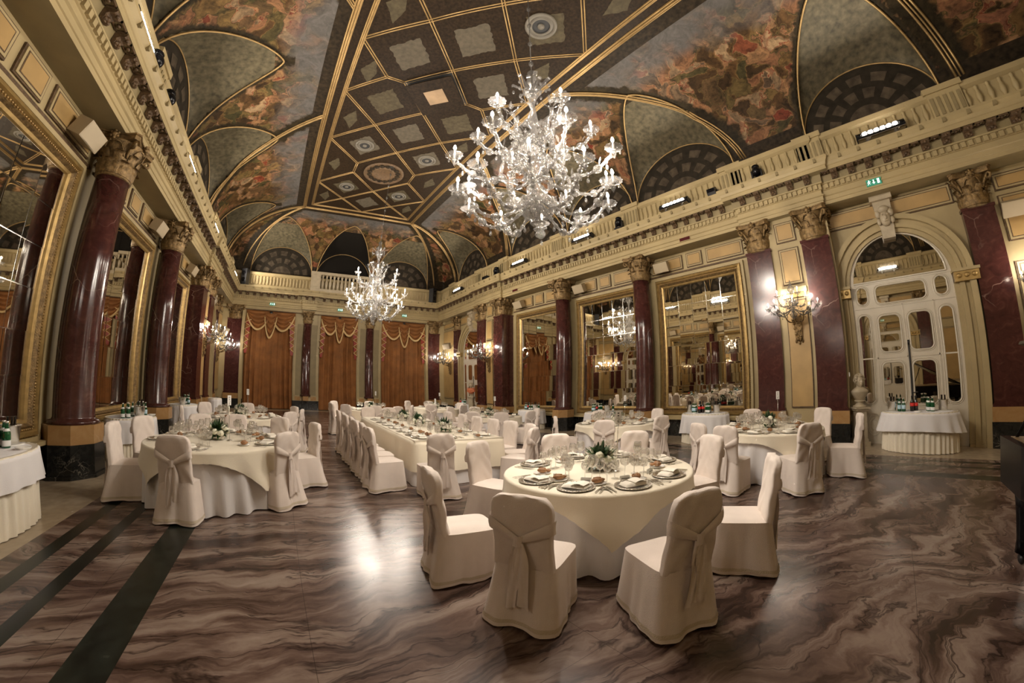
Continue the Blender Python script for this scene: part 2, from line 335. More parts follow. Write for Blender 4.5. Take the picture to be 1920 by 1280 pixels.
# painted vault: blotchy oil-paint figures over landscape, greying to sky near the flat panel
def fresco(name, sky, seed):
    m, nt, b = newmat(name); L = nt.links; tc = N(nt, 'ShaderNodeTexCoord')
    mp = N(nt, 'ShaderNodeMapping', inp={'Location': (seed, seed * .7, 0), 'Scale': (1, 1, 1.2)}); L.new(tc.outputs['Object'], mp.inputs[0])
    w = N(nt, 'ShaderNodeTexNoise', inp={'Scale': 1.3, 'Detail': 4.0}); L.new(mp.outputs[0], w.inputs['Vector'])
    wv = N(nt, 'ShaderNodeVectorMath', operation='MULTIPLY_ADD'); wv.inputs[1].default_value = (1.3,) * 3; L.new(w.outputs['Color'], wv.inputs[0]); L.new(mp.outputs[0], wv.inputs[2])
    vo = N(nt, 'ShaderNodeTexVoronoi', feature='SMOOTH_F1', inp={'Scale': 2.5, 'Smoothness': .30}); L.new(wv.outputs[0], vo.inputs['Vector'])
    sx = N(nt, 'ShaderNodeSeparateColor'); L.new(vo.outputs['Color'], sx.inputs[0])
    hue = ramp(nt, [(.0, (0.022, 0.014, 0.007)), (.22, (0.062, 0.035, 0.015)), (.36, (0.105, 0.072, 0.029)), (.48, (0.031, 0.030, 0.013)), (.6, (0.124, 0.063, 0.035)), (.72, (0.174, 0.108, 0.058)), (.82, (0.099, 0.018, 0.010)), (.9, (0.205, 0.150, 0.093)), (1, (0.037, 0.024, 0.017))], sx.outputs[0])
    n2 = N(nt, 'ShaderNodeTexNoise', inp={'Scale': 5.0, 'Detail': 7.0, 'Roughness': .65}); L.new(wv.outputs[0], n2.inputs['Vector'])
    sh = ramp(nt, [(.3, (.35, .33, .3)), (.7, (2.1, 1.9, 1.6))], n2.outputs[0])
    mu = N(nt, 'ShaderNodeMix', data_type='RGBA', blend_type='MULTIPLY', inp={0: 1.0}); L.new(hue.outputs[0], mu.inputs[6]); L.new(sh.outputs[0], mu.inputs[7])
    sp = N(nt, 'ShaderNodeSeparateXYZ'); L.new(tc.outputs['Object'], sp.inputs[0])
    hz = N(nt, 'ShaderNodeMath', operation='MULTIPLY_ADD', inp={1: .55, 2: 0}); L.new(w.outputs[0], hz.inputs[0])
    ad = N(nt, 'ShaderNodeMath', operation='ADD'); L.new(sp.outputs[2], ad.inputs[0]); L.new(hz.outputs[0], ad.inputs[1])
    mr = N(nt, 'ShaderNodeMapRange', inp={'From Min': 10.10, 'From Max': 10.36}); L.new(ad.outputs[0], mr.inputs['Value'])
    n3 = ramp(nt, [(.3, tuple(c * .55 for c in sky)), (.7, sky)], n2.outputs[0])
    mx = N(nt, 'ShaderNodeMix', data_type='RGBA'); L.new(mr.outputs[0], mx.inputs[0]); L.new(mu.outputs[2], mx.inputs[6]); L.new(n3.outputs[0], mx.inputs[7])
    at = N(nt, 'ShaderNodeAttribute', attribute_name='border'); n6 = N(nt, 'ShaderNodeTexNoise', inp={'Scale': 7.0, 'Detail': 4.0}); L.new(tc.outputs['Object'], n6.inputs['Vector'])
    bd = N(nt, 'ShaderNodeMath', operation='MULTIPLY_ADD', inp={1: .30}); L.new(n6.outputs[0], bd.inputs[0]); L.new(at.outputs['Fac'], bd.inputs[2])
    bm = N(nt, 'ShaderNodeMapRange', inp={'From Min': .40, 'From Max': .50}); L.new(bd.outputs[0], bm.inputs['Value'])
    lf = ramp(nt, [(.35, (.010, .007, .003)), (.65, (.034, .024, .011))], n2.outputs[0])
    m3 = N(nt, 'ShaderNodeMix', data_type='RGBA'); L.new(bm.outputs[0], m3.inputs[0]); L.new(lf.outputs[0], m3.inputs[6]); L.new(mx.outputs[2], m3.inputs[7])
    L.new(m3.outputs[2], b.inputs['Base Color']); b.inputs['Roughness'].default_value = .6; b.inputs['Specular IOR Level'].default_value = .12
    return m
M['fresco'] = fresco('painted_vault_fresco', (.115, .105, .095), 3.1)
M['vela'] = simple('grey_gold_stencilled_vault', (.095, .080, .048), .5, var=.45, vscale=7, spec=.12)
M['foliage'] = simple('dark_painted_foliage', (.022, .015, .008), .6, var=.6, vscale=9, spec=.12)
M['coffer'] = simple('dark_coffer_paint', (.020, .012, .006), .55, var=.5, vscale=16, spec=.12)
M['coffer_in'] = simple('grey_coffer_centre', (.066, .053, .031), .6, var=.25, vscale=9, spec=.12)
M['coffer_sky'] = simple('pale_coffer_centre', (.084, .070, .049), .6, var=.2, vscale=9, spec=.12)
M['trellis_dk'] = simple('dark_painted_lunette', (.024, .019, .013), .6, var=.3, vscale=5, spec=.12)
M['trellis'] = simple('painted_lunette_trellis', (.065, .050, .034), .6, var=.45, vscale=5, spec=.12)
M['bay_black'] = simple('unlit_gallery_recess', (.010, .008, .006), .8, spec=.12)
M['foam'] = simple('black_backdrop', (.006, .006, .006), .9)
# ---------------------------------------------------------------- floor and walls
def side_x(s, d): return XC + s * (HX - d)
b = MB(); b.box(XL - .3, XR + .3, YN - .3, YF + .3, -.2, 0); struct(b.build('floor', M['floor']))

BAYS = [4.68, 8.40, 12.12]                       # mirror bay centres on the side walls
COLS = [6.53, 10.27]                             # free columns between the mirrors
PIERS = [(0.62, 2.84), (13.96, 16.18)]           # coupled pilasters
DOORS = [-0.60, 17.40]
def moulded_panel(b, s, y0, y1, z0, z1, d=0.0, mi=1, mo=2):
    x = lambda q: side_x(s, d + q)
    b.box(x(0), x(.03), y0, y1, z0, z1, mo); b.box(x(.03), x(.045), y0 + .025, y1 - .025, z0 + .025, z1 - .025, 0)
    b.box(x(.045), x(.05), y0 + .06, y1 - .06, z0 + .06, z1 - .06, mo); b.box(x(.05), x(.053), y0 + .075, y1 - .075, z0 + .075, z1 - .075, mi)
def wall_side(s, name):
    b = MB(); x = lambda d: side_x(s, d)
    b.box(x(-.3), x(0), YN - .3, YF + .3, 0, 9.3, 0)
    cuts = [YN] + [q for c in DOORS for q in (c - 1.40, c + 1.40)] + [YF]
    for y0, y1 in zip(cuts[0::2], cuts[1::2]): b.box(x(0), x(.07), y0, y1, 0, Z_BASE, 3); b.box(x(0), x(.09), y0, y1, Z_BASE, Z_BASE + .03, 2)
    for c in BAYS:
        moulded_panel(b, s, c - 1.62, c - .42, 4.90, 5.34); moulded_panel(b, s, c - .28, c + .28, 4.90, 5.34); moulded_panel(b, s, c + .42, c + 1.62, 4.90, 5.34)
        b.box(x(0), x(.03), c - 1.78, c + 1.78, 4.80, 4.85, 2)
    for y0, y1 in PIERS:
        b.box(x(0), x(.46), y0 + .05, y1 - .05, 0, Z_ARCH, 0); yc = (y0 + y1) / 2
        b.box(x(.46), x(.5), yc - .36, yc + .36, 0, Z_BASE, 3); b.box(x(.46), x(.49), yc - .33, yc + .33, Z_BASE, Z_BLOCK, 0)
        moulded_panel(b, s, yc - .26, yc + .26, 3.72, 4.62, .46); moulded_panel(b, s, yc - .26, yc + .26, 4.78, 5.30, .46)
        b.box(x(.46), x(.50), yc - .27, yc + .27, .85, 3.35, 2); b.box(x(.50), x(.505), yc - .25, yc + .25, .88, 3.32, 1)
        b.box(x(.46), x(.62), yc - .32, yc + .32, 3.50, 3.62, 0); b.box(x(.46), x(.56), yc - .29, yc + .29, 3.40, 3.50, 4)
    for c in DOORS:
        # spandrel beside the arch, thin moulding
        moulded_panel(b, s, c - 1.42, c + 1.42, 4.92, 5.36, 0, 1, 2)
    # beyond the last pilaster
    for y0, y1 in ((YN + .2, -2.66), (19.46, YF - .2)):
        moulded_panel(b, s, y0 + .15, y1 - .1, 3.9, 4.85, 0); moulded_panel(b, s, y0 + .15, y1 - .1, 4.95, 5.3, 0); moulded_panel(b, s, y0 + .15, y1 - .1, .9, 3.5, 0)
    return struct(b.build(name, [M['cream'], M['ochre'], M['brown'], M['black_m'], M['gilt']]))
wall_side(1, 'wall_right'); wall_side(-1, 'wall_left')
def wall_end(y, s, name):
    b = MB(); yy = lambda d: y - s * d
    b.box(XL - .3, XR + .3, yy(-.3), yy(0), 0, 9.6, 0)
    b.box(XL, XR, yy(0), yy(.45), 5.22, Z_ARCH, 0); b.box(XL, XR, yy(.45), yy(.47), 5.22, 5.26, 2)
    for q in (-1, 1):
        xa = XC + q * 1.90
        b.box(xa - .76, xa + .76, yy(0), yy(.30), 0, 5.22, 0); b.box(xa - .60, xa + .60, yy(.30), yy(.31), .80, 4.66, 4)
        for e in (-1, 1): b.box(xa + e * .70, xa + e * .60, yy(.30), yy(.34), Z_BLOCK, 5.22, 0)
        b.box(xa - .76, xa + .76, yy(.30), yy(.36), 0, Z_BASE, 3); b.box(xa - .72, xa + .72, yy(.30), yy(.35), Z_BASE, Z_BLOCK - .03, 0)
        b.box(xa - .62, xa - .30, yy(.35), yy(.36), Z_BASE + .02, Z_BLOCK - .05, 1); b.box(xa + .62, xa + .30, yy(.35), yy(.36), Z_BASE + .02, Z_BLOCK - .05, 1)
        xb = XC + q * 6.18
        b.box(xb - .7, xb + .7, yy(0), yy(.32), 0, 5.22, 0); b.box(xb - .7, xb + .7, yy(.32), yy(.40), 0, Z_BASE, 3)
        xs = XC + q * 5.60; b.box(xs - .08, xs + .08, yy(0), yy(.46), 0, 5.25, 0)
    return struct(b.build(name, [M['cream'], M['orange_m'], M['brown'], M['black_m'], M['cream_d']]))
wall_end(YF, 1, 'wall_back'); wall_end(YN, -1, 'wall_front')

# ---------------------------------------------------------------- entablature and parapet, swept round the room with breaks over the piers
def plan(off, br, far_br=None):
    xr, xl, yf, yn = XR - off, XL + off, YF - off, YN + off
    p = [(xr, yn)]
    for y0, y1 in PIERS: p += [(xr, y0), (xr - br, y0), (xr - br, y1), (xr, y1)]
    p.append((xr, yf))
    if far_br:
        for q in (1, -1):
            xa = XC + q * 1.9; p += [(xa + .42, yf), (xa + .42, yf - far_br), (xa - .42, yf - far_br), (xa - .42, yf)]
    p.append((xl, yf))
    for y0, y1 in reversed(PIERS): p += [(xl, y1), (xl + br, y1), (xl + br, y0), (xl, y0)]
    p.append((xl, yn)); return p
def inset(poly, o):
    n = len(poly); out = []
    def line(i):
        (x0, y0), (x1, y1) = poly[i], poly[(i + 1) % n]
        L = math.hypot(x1 - x0, y1 - y0); dx, dy = (x1 - x0) / L, (y1 - y0) / L
        return (x0 - dy * o, y0 + dx * o, dx, dy)
    for i in range(n):
        a = line(i - 1); c = line(i)
        if abs(a[2]) > .5: out.append((c[0], a[1]))
        else: out.append((a[0], c[1]))
    return out
def sweep(b, poly, prof, mi=0, mats=None):
    rings = [[(x, y, z) for x, y in inset(poly, o)] for o, z in prof]; n = len(poly)
    for k in range(len(prof) - 1):
        vs = rings[k] + rings[k + 1]
        b.add(vs, [(i, i + n, (i + 1) % n + n, (i + 1) % n) for i in range(n)], False, mats[k] if mats else mi)
PL = plan(.55, .10, .12)
b = MB()
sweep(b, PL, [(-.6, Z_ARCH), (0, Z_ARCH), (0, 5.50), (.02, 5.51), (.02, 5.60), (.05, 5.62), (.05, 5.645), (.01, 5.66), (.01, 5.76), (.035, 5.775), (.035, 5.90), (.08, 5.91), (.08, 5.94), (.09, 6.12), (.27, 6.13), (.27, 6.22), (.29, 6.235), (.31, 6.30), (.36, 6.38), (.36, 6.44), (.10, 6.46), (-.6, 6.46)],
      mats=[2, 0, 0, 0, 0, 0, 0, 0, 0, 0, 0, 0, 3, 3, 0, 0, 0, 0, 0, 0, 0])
def along(poly, o, step, fn, inner=.06):
    q = inset(poly, o); n = len(q)
    for i in range(n):
        (x0, y0), (x1, y1) = q[i], q[(i + 1) % n]; L = math.hypot(x1 - x0, y1 - y0)
        if L < .3: continue
        dx, dy = (x1 - x0) / L, (y1 - y0) / L; k = max(1, int((L - 2 * inner) / step)); st = (L - 2 * inner) / k
        for j in range(k): t = inner + st * (j + .5); fn(x0 + dx * t, y0 + dy * t, dx, dy)
def obox(b, x, y, dx, dy, w, o0, o1, z0, z1, mi):
    # box of width w along the wall, from o0 to o1 into the room
    nx, ny = -dy, dx; vs = []
    for z in (z0, z1):
        for a, o in ((-w / 2, o0), (w / 2, o0), (w / 2, o1), (-w / 2, o1)): vs.append((x + dx * a + nx * o, y + dy * a + ny * o, z))
    b.add(vs, [(0, 3, 2, 1), (4, 5, 6, 7), (0, 1, 5, 4), (1, 2, 6, 5), (2, 3, 7, 6), (3, 0, 4, 7)], False, mi)
along(PL, .035, .125, lambda x, y, dx, dy: obox(b, x, y, dx, dy, .075, 0, .05, 5.785, 5.895, 0))
def modillion(x, y, dx, dy):
    nx, ny = -dy, dx
    def P(a, o, z): return (x + dx * a + nx * o, y + dy * a + ny * o, z)
    prof = [(0, 5.95), (.045, 5.94), (.06, 5.97), (.055, 6.02), (.09, 6.05), (.15, 6.06), (.175, 6.085), (.175, 6.12), (0, 6.12)]
    vs = [P(-.075, o, z) for o, z in prof] + [P(.075, o, z) for o, z in prof]; n = len(prof)
    b.add(vs, [tuple(range(n - 1, -1, -1)), tuple(range(n, 2 * n))] + [(i, (i + 1) % n, (i + 1) % n + n, i + n) for i in range(n)], False, 1)
    for a, o, z, r in ((-.04, .06, 5.965, .03), (.04, .06, 5.965, .03), (0, .07, 5.99, .035), (0, .16, 6.07, .03)): b.ball(P(a, o, z), r, 6, 4, mi=1)
    # coffer with a flower between the brackets
    for a0, a1, o0, o1 in ((.10, .29, .02, .04), (.10, .29, .15, .17), (.10, .12, .02, .17), (.27, .29, .02, .17)):
        c = P((a0 + a1) / 2, 0, 0); obox(b, c[0], c[1], dx, dy, a1 - a0, o0, o1, 6.10, 6.128, 1)
    b.ball(P(.195, .095, 6.115), .035, 6, 4, mi=1)
along(PL, .09, .385, modillion, .12)
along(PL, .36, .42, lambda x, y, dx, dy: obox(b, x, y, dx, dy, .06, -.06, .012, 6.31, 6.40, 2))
struct(b.build('trim_1', [M['cream'], M['brown'], M['cream_d'], M['cream_d']]))

b = MB(); PP = plan(.42, .10)
sweep(b, PP, [(0, 6.46), (.06, 6.46), (.06, 6.60), (.02, 6.62), (.02, 7.10), (.05, 7.12), (.10, 7.16), (.10, 7.28), (.04, 7.32), (-.5, 7.32)], 0)
BAL = [(.028, .0), (.045, .03), (.03, .06), (.05, .14), (.056, .2), (.04, .3), (.026, .38), (.04, .42), (.03, .46)]
def baluster(x, y, dx, dy): b.lathe(BAL, 8, (x - dy * .01, y + dx * .01, 6.63), cap=False)
along(PP, .03, .19, baluster, .3)
def pedestal(yc, s, w=.62):
    x = lambda d: side_x(s, d)
    b.box(x(.40), x(.54), yc - w / 2, yc + w / 2, 6.46, 7.34, 0); b.box(x(.38), x(.58), yc - w / 2 - .05, yc + w / 2 + .05, 7.22, 7.36, 0)
    for k in range(5): b.box(x(.54), x(.56), yc - w * .4 + k * w * .2 - .03, yc - w * .4 + k * w * .2 + .03, 6.66, 7.10, 1)
for s in (-1, 1):
    for yc in (2.84, .62, 13.96, 16.18, 6.53, 10.27, -2.4, 19.2): pedestal(yc, s)
for q in (-1, 1): # round bosses on the far parapet
    b.lathe([(.10, 0), (.10, .03), (.07, .03), (.07, .01), (.035, .01), (.035, .05), (0, .05)], 16, (0, 0, 0)) if False else None
struct(b.build('trim_2', [M['cream'], M['cream_d']]))

# ---------------------------------------------------------------- vaulted ceiling
DX, DY, SPRING, VH = 3.75, 3.45, 7.40, 1.62
VS = [(-.95, 1.6), (4.62, 1.88), (8.40, 1.72), (12.18, 1.88), (17.75, 1.6)]          # lunettes along the side walls (centre y, half width)
VE = [(XC - 3.78, 1.85), (XC, 1.72), (XC + 3.78, 1.85)]                              # along the end walls (centre x)
def cove(d, D): return Z_COVE if d <= 0 else (Z_CEIL if d >= D else Z_COVE + (Z_CEIL - Z_COVE) * sqrt(max(0, 1 - (1 - d / D) ** 2)))
DA = 2.35
def vwid(a, d): return a * max(0.0, 1 - max(d, 0) / DA) ** .72
def vela(s, a, d, D):
    w = vwid(a, d)
    if abs(s) >= w or d >= DA: return -9
    zc = cove(d, D); zr = SPRING + VH + (cove(DA, D) - SPRING - VH) * min(1, d / DA) ** .9
    return zc + max(0, zr - zc) * sqrt(1 - (s / w) ** 2)
def height(x, y):
    dx = HX - abs(x - XC); dy = HY - abs(y - YC)
    base = min(cove(dx, DX), cove(dy, DY)); v = -9
    for c, a in VS:
        if abs(y - c) < a: v = max(v, vela(y - c, a, dx, DX))
    for c, a in VE:
        if abs(x - c) < a: v = max(v, vela(x - c, a, dy, DY))
    return min(max(base, v), Z_CEIL), (v > base), dx, dy
def rib_path(p0, p1, n=22, bend=0.0):
    out = []
    for i in range(n + 1):
        t = i / n; x = p0[0] + (p1[0] - p0[0]) * t ** 1.15; y = p0[1] + (p1[1] - p0[1]) * t ** 1.15
        y += bend * sin(pi * t); out.append((x, y, height(x, y)[0] - .02))
    return out
PCX, PHX, PY0, PY1 = XC - .04, 2.98, YC - 9.48, YC + 9.48
ARCS = []
for s in (-1, 1):
    for c in (-1, 1):
        ARCS.append(((side_x(s, .05), YC + c * 5.95), (PCX + s * PHX, YC + c * 2.15)))
        ARCS.append(((side_x(s, .05), YC + c * 11.35), (PCX + s * PHX, YC + c * 9.45)))
        ARCS.append(((side_x(s, .80), YC + c * (HY - .05)), (PCX + s * PHX, YC + c * 9.48)))
PATHS = [rib_path(a, q) for a, q in ARCS]
NX, NY = 214, 400
hx = [XL + (XR - XL) * i / NX for i in range(NX + 1)]; hy = [YN + (YF - YN) * j / NY for j in range(NY + 1)]
b = MB(); vs = [(x, y, height(x, y)[0]) for x in hx for y in hy]; fs = []; ms = []
for i in range(NX):
    for j in range(NY):
        x, y = (hx[i] + hx[i + 1]) / 2, (hy[j] + hy[j + 1]) / 2; z, isv, dx, dy = height(x, y); a = i * (NY + 1) + j
        fs.append((a, a + 1, a + NY + 2, a + NY + 1))
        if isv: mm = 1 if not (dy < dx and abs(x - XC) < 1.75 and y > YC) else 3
        elif z > Z_CEIL - .012: mm = 2
        elif min(dx, dy) < .10: mm = 2
        else: mm = 0
        ms.append(mm)
b.v = vs; b.f = fs; b.m = ms; b.sm = [True] * len(fs)
ceil = struct(b.build('ceiling', [M['fresco'], M['vela'], M['foliage'], M['bay_black']]))
import numpy as np
_V = np.array(vs)[:, :2]; _d = np.full(len(_V), 9.0)
for p in PATHS:
    for (x0, y0, _), (x1, y1, _) in zip(p[:-1], p[1:]):
        e = np.array((x1 - x0, y1 - y0)); t_ = np.clip(((_V - (x0, y0)) @ e) / max(1e-9, e @ e), 0, 1); _d = np.minimum(_d, np.hypot(*(_V - (x0, y0) - t_[:, None] * e).T))
_d = np.minimum(_d, np.maximum(0, np.maximum(np.abs(_V[:, 0] - PCX) - PHX, np.abs(_V[:, 1] - YC) - 9.48)) + 0.10)
for _s in (-1, 1):
    for c_, a_ in VS:
        _q = np.stack([XC + _s * HX - _s * _V[:, 0] * 0 - _V[:, 0], _V[:, 1] - c_], 1); dd = np.abs(_q[:, 0]); w_ = a_ * np.clip(1 - dd / DA, 0, 1) ** .72
        _d = np.minimum(_d, np.where(dd < DA + .3, np.abs(np.abs(_q[:, 1]) - w_) + .12, 9))
at = ceil.data.attributes.new('border', 'FLOAT', 'POINT'); at.data.foreach_set('value', _d.astype('f4'))
# painted lunette walls, each with its rows of trellis panels
def lunette(c, a, place, dark=False):
    b = MB(); n = 36
    pts = [(a * cos(pi * k / n), SPRING + VH * sin(pi * k / n)) for k in range(n + 1)]
    poly = [(-a, 7.1), (a, 7.1)] + [(p, z) for p, z in pts]
    b.add([place(p, z, .01) for p, z in poly], [tuple(range(len(poly)))], False, 0)
    if not dark:
        for r0, r1, cnt in ((.30, .0, 0), (.42, .60, 6), (.70, .86, 7)):
            if cnt == 0:
                m = [(a * r0 * cos(pi * k / 16), SPRING + VH * r0 * sin(pi * k / 16)) for k in range(17)]
                b.add([place(p, z, .02) for p, z in m], [tuple(range(17))], False, 1); continue
            for k in range(cnt):
                t0, t1 = pi * (k + .2) / cnt, pi * (k + .8) / cnt; q = []
                for e in range(5): t = t0 + (t1 - t0) * e / 4; q.append((a * r1 * cos(t), SPRING + VH * r1 * sin(t)))
                for e in range(4, -1, -1): t = t0 + (t1 - t0) * e / 4; q.append((a * r0 * cos(t), SPRING + VH * r0 * sin(t)))
                b.add([place(p, z, .02) for p, z in q], [tuple(range(10))], False, 1)
    g = MB(); g.tube([place(p, z, .03) for p, z in pts], .022, 6)
    o = struct(b.build('trim_3', [M['bay_black'] if dark else M['trellis_dk'], M['trellis']])); g.build('gilt_edge', M['gold'], o)
    # groin moulding: where the little vault meets the cove
    return o
def groin(c, a, D, place):
    L = []
    for k in range(31):
        d = DA * (1 - (1 - k / 30) ** 1.6); L.append((vwid(a, d), cove(d, D) - .02, d))
    return [place(w, z, d) for w, z, d in L] + [place(-w, z, d) for w, z, d in reversed(L[:-1])]
ribs = MB()
for s in (-1, 1):
    for c, a in VS:
        lunette(c, a, lambda p, z, d, s=s, c=c: (side_x(s, d), c + p, z)); ribs.tube(groin(c, a, DX, lambda p, z, d, s=s, c=c: (side_x(s, d), c + p, z)), .027, 6)
for y, s in ((YF, 1), (YN, -1)):
    for c, a in VE:
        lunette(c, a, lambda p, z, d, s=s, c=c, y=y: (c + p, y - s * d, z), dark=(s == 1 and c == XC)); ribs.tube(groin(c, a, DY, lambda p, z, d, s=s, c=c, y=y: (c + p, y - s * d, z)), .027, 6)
for p in PATHS:
    for e in (-.075, .075): ribs.tube([(x, y + e, z) for x, y, z in p], .027, 6)
    ribs.tube([(x, y, z - .02) for x, y, z in p], .02, 6)
struct(ribs.build('trim_4', M['gold']))

# ---------------------------------------------------------------- flat coffered panel
IHX, I0, I1 = 2.60, -1.28, 17.44
ZP = Z_CEIL - .02
b = MB(); b.box(PCX - PHX, PCX + PHX, PY0, PY1, ZP, ZP + .015, 0)
CR = [-1.28, 1.07, 4.44, 7.01, 9.15, 11.72, 15.09, 17.44]; OR = [-.14, 2.76, 5.75, 8.08, 10.41, 13.40, 16.30]
def ragged(cx, cy, hw, hh, mi, rot=True, n=48, tri=0):
    pts = []
    for k in range(n):
        a = 2 * pi * k / n; c, q = cos(a), sin(a)
        r = 1 / (abs(c) + abs(q)) if rot else 1 / max(abs(c), abs(q)); r *= 1 + RND.uniform(-.07, .05)
        pts.append((cx + hw * r * c * (1 if not tri or c * tri > 0 else .45), cy + hh * r * q, ZP - .006))
    b.add(pts, [tuple(range(n - 1, -1, -1))], False, mi)
segs = []
def seg(p, q): segs.append((p, q))
for i, oy in enumerate(OR):
    c0, c1 = CR[i], CR[i + 1]; med = abs(oy - 13.40) < .1 or abs(oy - 2.76) < .1; hole = abs(oy - 8.08) < .1
    for s in (-1, 1):
        if med: n0, n1, e0, e1 = (1.25, oy - .37), (1.25, oy + .37), (1.25, oy - .37), (1.25, oy + .37); seg((s * 1.25, oy - .37), (s * 1.25, oy + .37))
        elif hole: n0 = n1 = (1.02, oy); e0 = e1 = (1.58, oy); seg((s * 1.02, oy), (s * 1.58, oy))
        else: n0 = n1 = e0 = e1 = (1.25, oy)
        seg((0, c0), (s * n0[0], n0[1])); seg((0, c1), (s * n1[0], n1[1])); seg((s * IHX, c0), (s * e0[0], e0[1])); seg((s * IHX, c1), (s * e1[0], e1[1]))
        ragged(PCX + s * 2.05, oy, .34, .5, 1, True, 36, s)
    if not (med or hole): ragged(PCX, oy, .62, .62 * (c1 - c0) / 2.4, 2)
for i, cy in enumerate(CR[1:-1]):
    for s in (-1, 1): ragged(PCX + s * 1.27, cy, .62, .66, 1 if i % 2 else 2)
struct(b.build('trim_5', [M['coffer'], M['coffer_in'], M['coffer_sky']]))
g = MB()
for p, q in segs:
    P0, P1 = Vector((PCX + p[0], p[1], ZP)), Vector((PCX + q[0], q[1], ZP)); t = (P1 - P0).normalized(); nrm = Vector((-t.y, t.x, 0))
    for e in (-.035, .035): g.tube([P0 + nrm * e, P1 + nrm * e], .019, 5)
def ring(hw, y0, y1, w, r):
    for e in (-w, 0, w):
        c = [(PCX - hw - e, y0 - e), (PCX + hw + e, y0 - e), (PCX + hw + e, y1 + e), (PCX - hw - e, y1 + e)]
        for k in range(4): g.tube([(*c[k], ZP - (.02 if e == 0 else 0)), (*c[(k + 1) % 4], ZP - (.02 if e == 0 else 0))], r, 6)
ring(IHX, I0, I1, .045, .025); ring(PHX, PY0, PY1, .06, .032)
struct(g.build('trim_6', M['gold']))
def ceiling_vent(x, y, r, label, group):
    t = thing('ceiling_vent', label, 'ceiling vent', (x, y, ZP - .005), 0, group)
    q = MB(); q.lathe([(r, 0), (r, -.03), (r * .82, -.05), (r * .80, -.02), (r * .66, -.02), (r * .64, -.05), (r * .55, -.04), (r * .55, .0)], 32, cap=False); q.build('vent_ring', M['vent'], t)
    q = MB(); q.lathe([(0, -.012), (r * .56, -.012)], 24, cap=False); q.build('vent_opening', M['grey_hole'], t)
    q = MB(); q.lathe([(0, -.05), (r * .22, -.04), (r * .22, -.01)], 16, cap=False); q.build('vent_cone', M['vent'], t)
for x, y, l in ((-1.27, 11.72, 'nearer vent on the left of the dark medallion, black centre in a pale ring'), (1.27, 11.72, 'nearer vent on the right of the dark medallion, black centre in a pale ring'), (-1.27, 15.09, 'farther vent on the left beyond the dark medallion'), (1.27, 15.09, 'farther vent on the right beyond the dark medallion')):
    ceiling_vent(PCX + x, y, .36, l, 'round vents about the ceiling medallion')
ceiling_vent(PCX + 1.1, 4.44, .40, 'large ringed vent high over the nearest chandelier', 'round vents about the ceiling medallion')
t = thing('ceiling_medallion', 'dark carved round medallion on the coffered ceiling above the farther chandelier', 'ceiling medallion', (PCX, 13.40, ZP - .005))
q = MB(); q.lathe([(.86, 0), (.86, -.04), (.78, -.06), (.74, -.02), (.5, -.03), (.46, -.06), (.40, -.02), (0, -.02)], 40, cap=False); q.build('carved_disc', M['brown'], t)
q = MB()
q.lathe([(.68, -.02), (.61, -.045), (.54, -.02)], 32, cap=False)
for k in range(16):
    a = 2 * pi * k / 16; q.ball((.61 * cos(a), .61 * sin(a), -.03), .11, 8, 5, sz=.5)
q.build('leaf_ring', M['foliage'], t)
t = thing('ceiling_hatch', 'square hatch with a tan centre hanging open in the middle of the coffered ceiling', 'ceiling hatch', (PCX, 8.08, ZP - .01))
q = MB(); q.prism([(0, -1.0), (1.0, 0), (0, 1.0), (-1.0, 0)], 'z', -.16, -.13); q.build('hatch_panel', M['coffer'], t)
q = MB(); q.prism([(0, -.42), (.42, 0), (0, .42), (-.42, 0)], 'z', -.17, -.16); q.build('tan_centre', simple('tan_hatch_centre', (.30, .20, .11), .6, var=.2), t)
q = MB(); q.prism([(0, -1.04), (1.04, 0), (0, 1.04), (-1.04, 0)], 'z', -.005, .0); q.build('opening', M['grey_hole'], t)
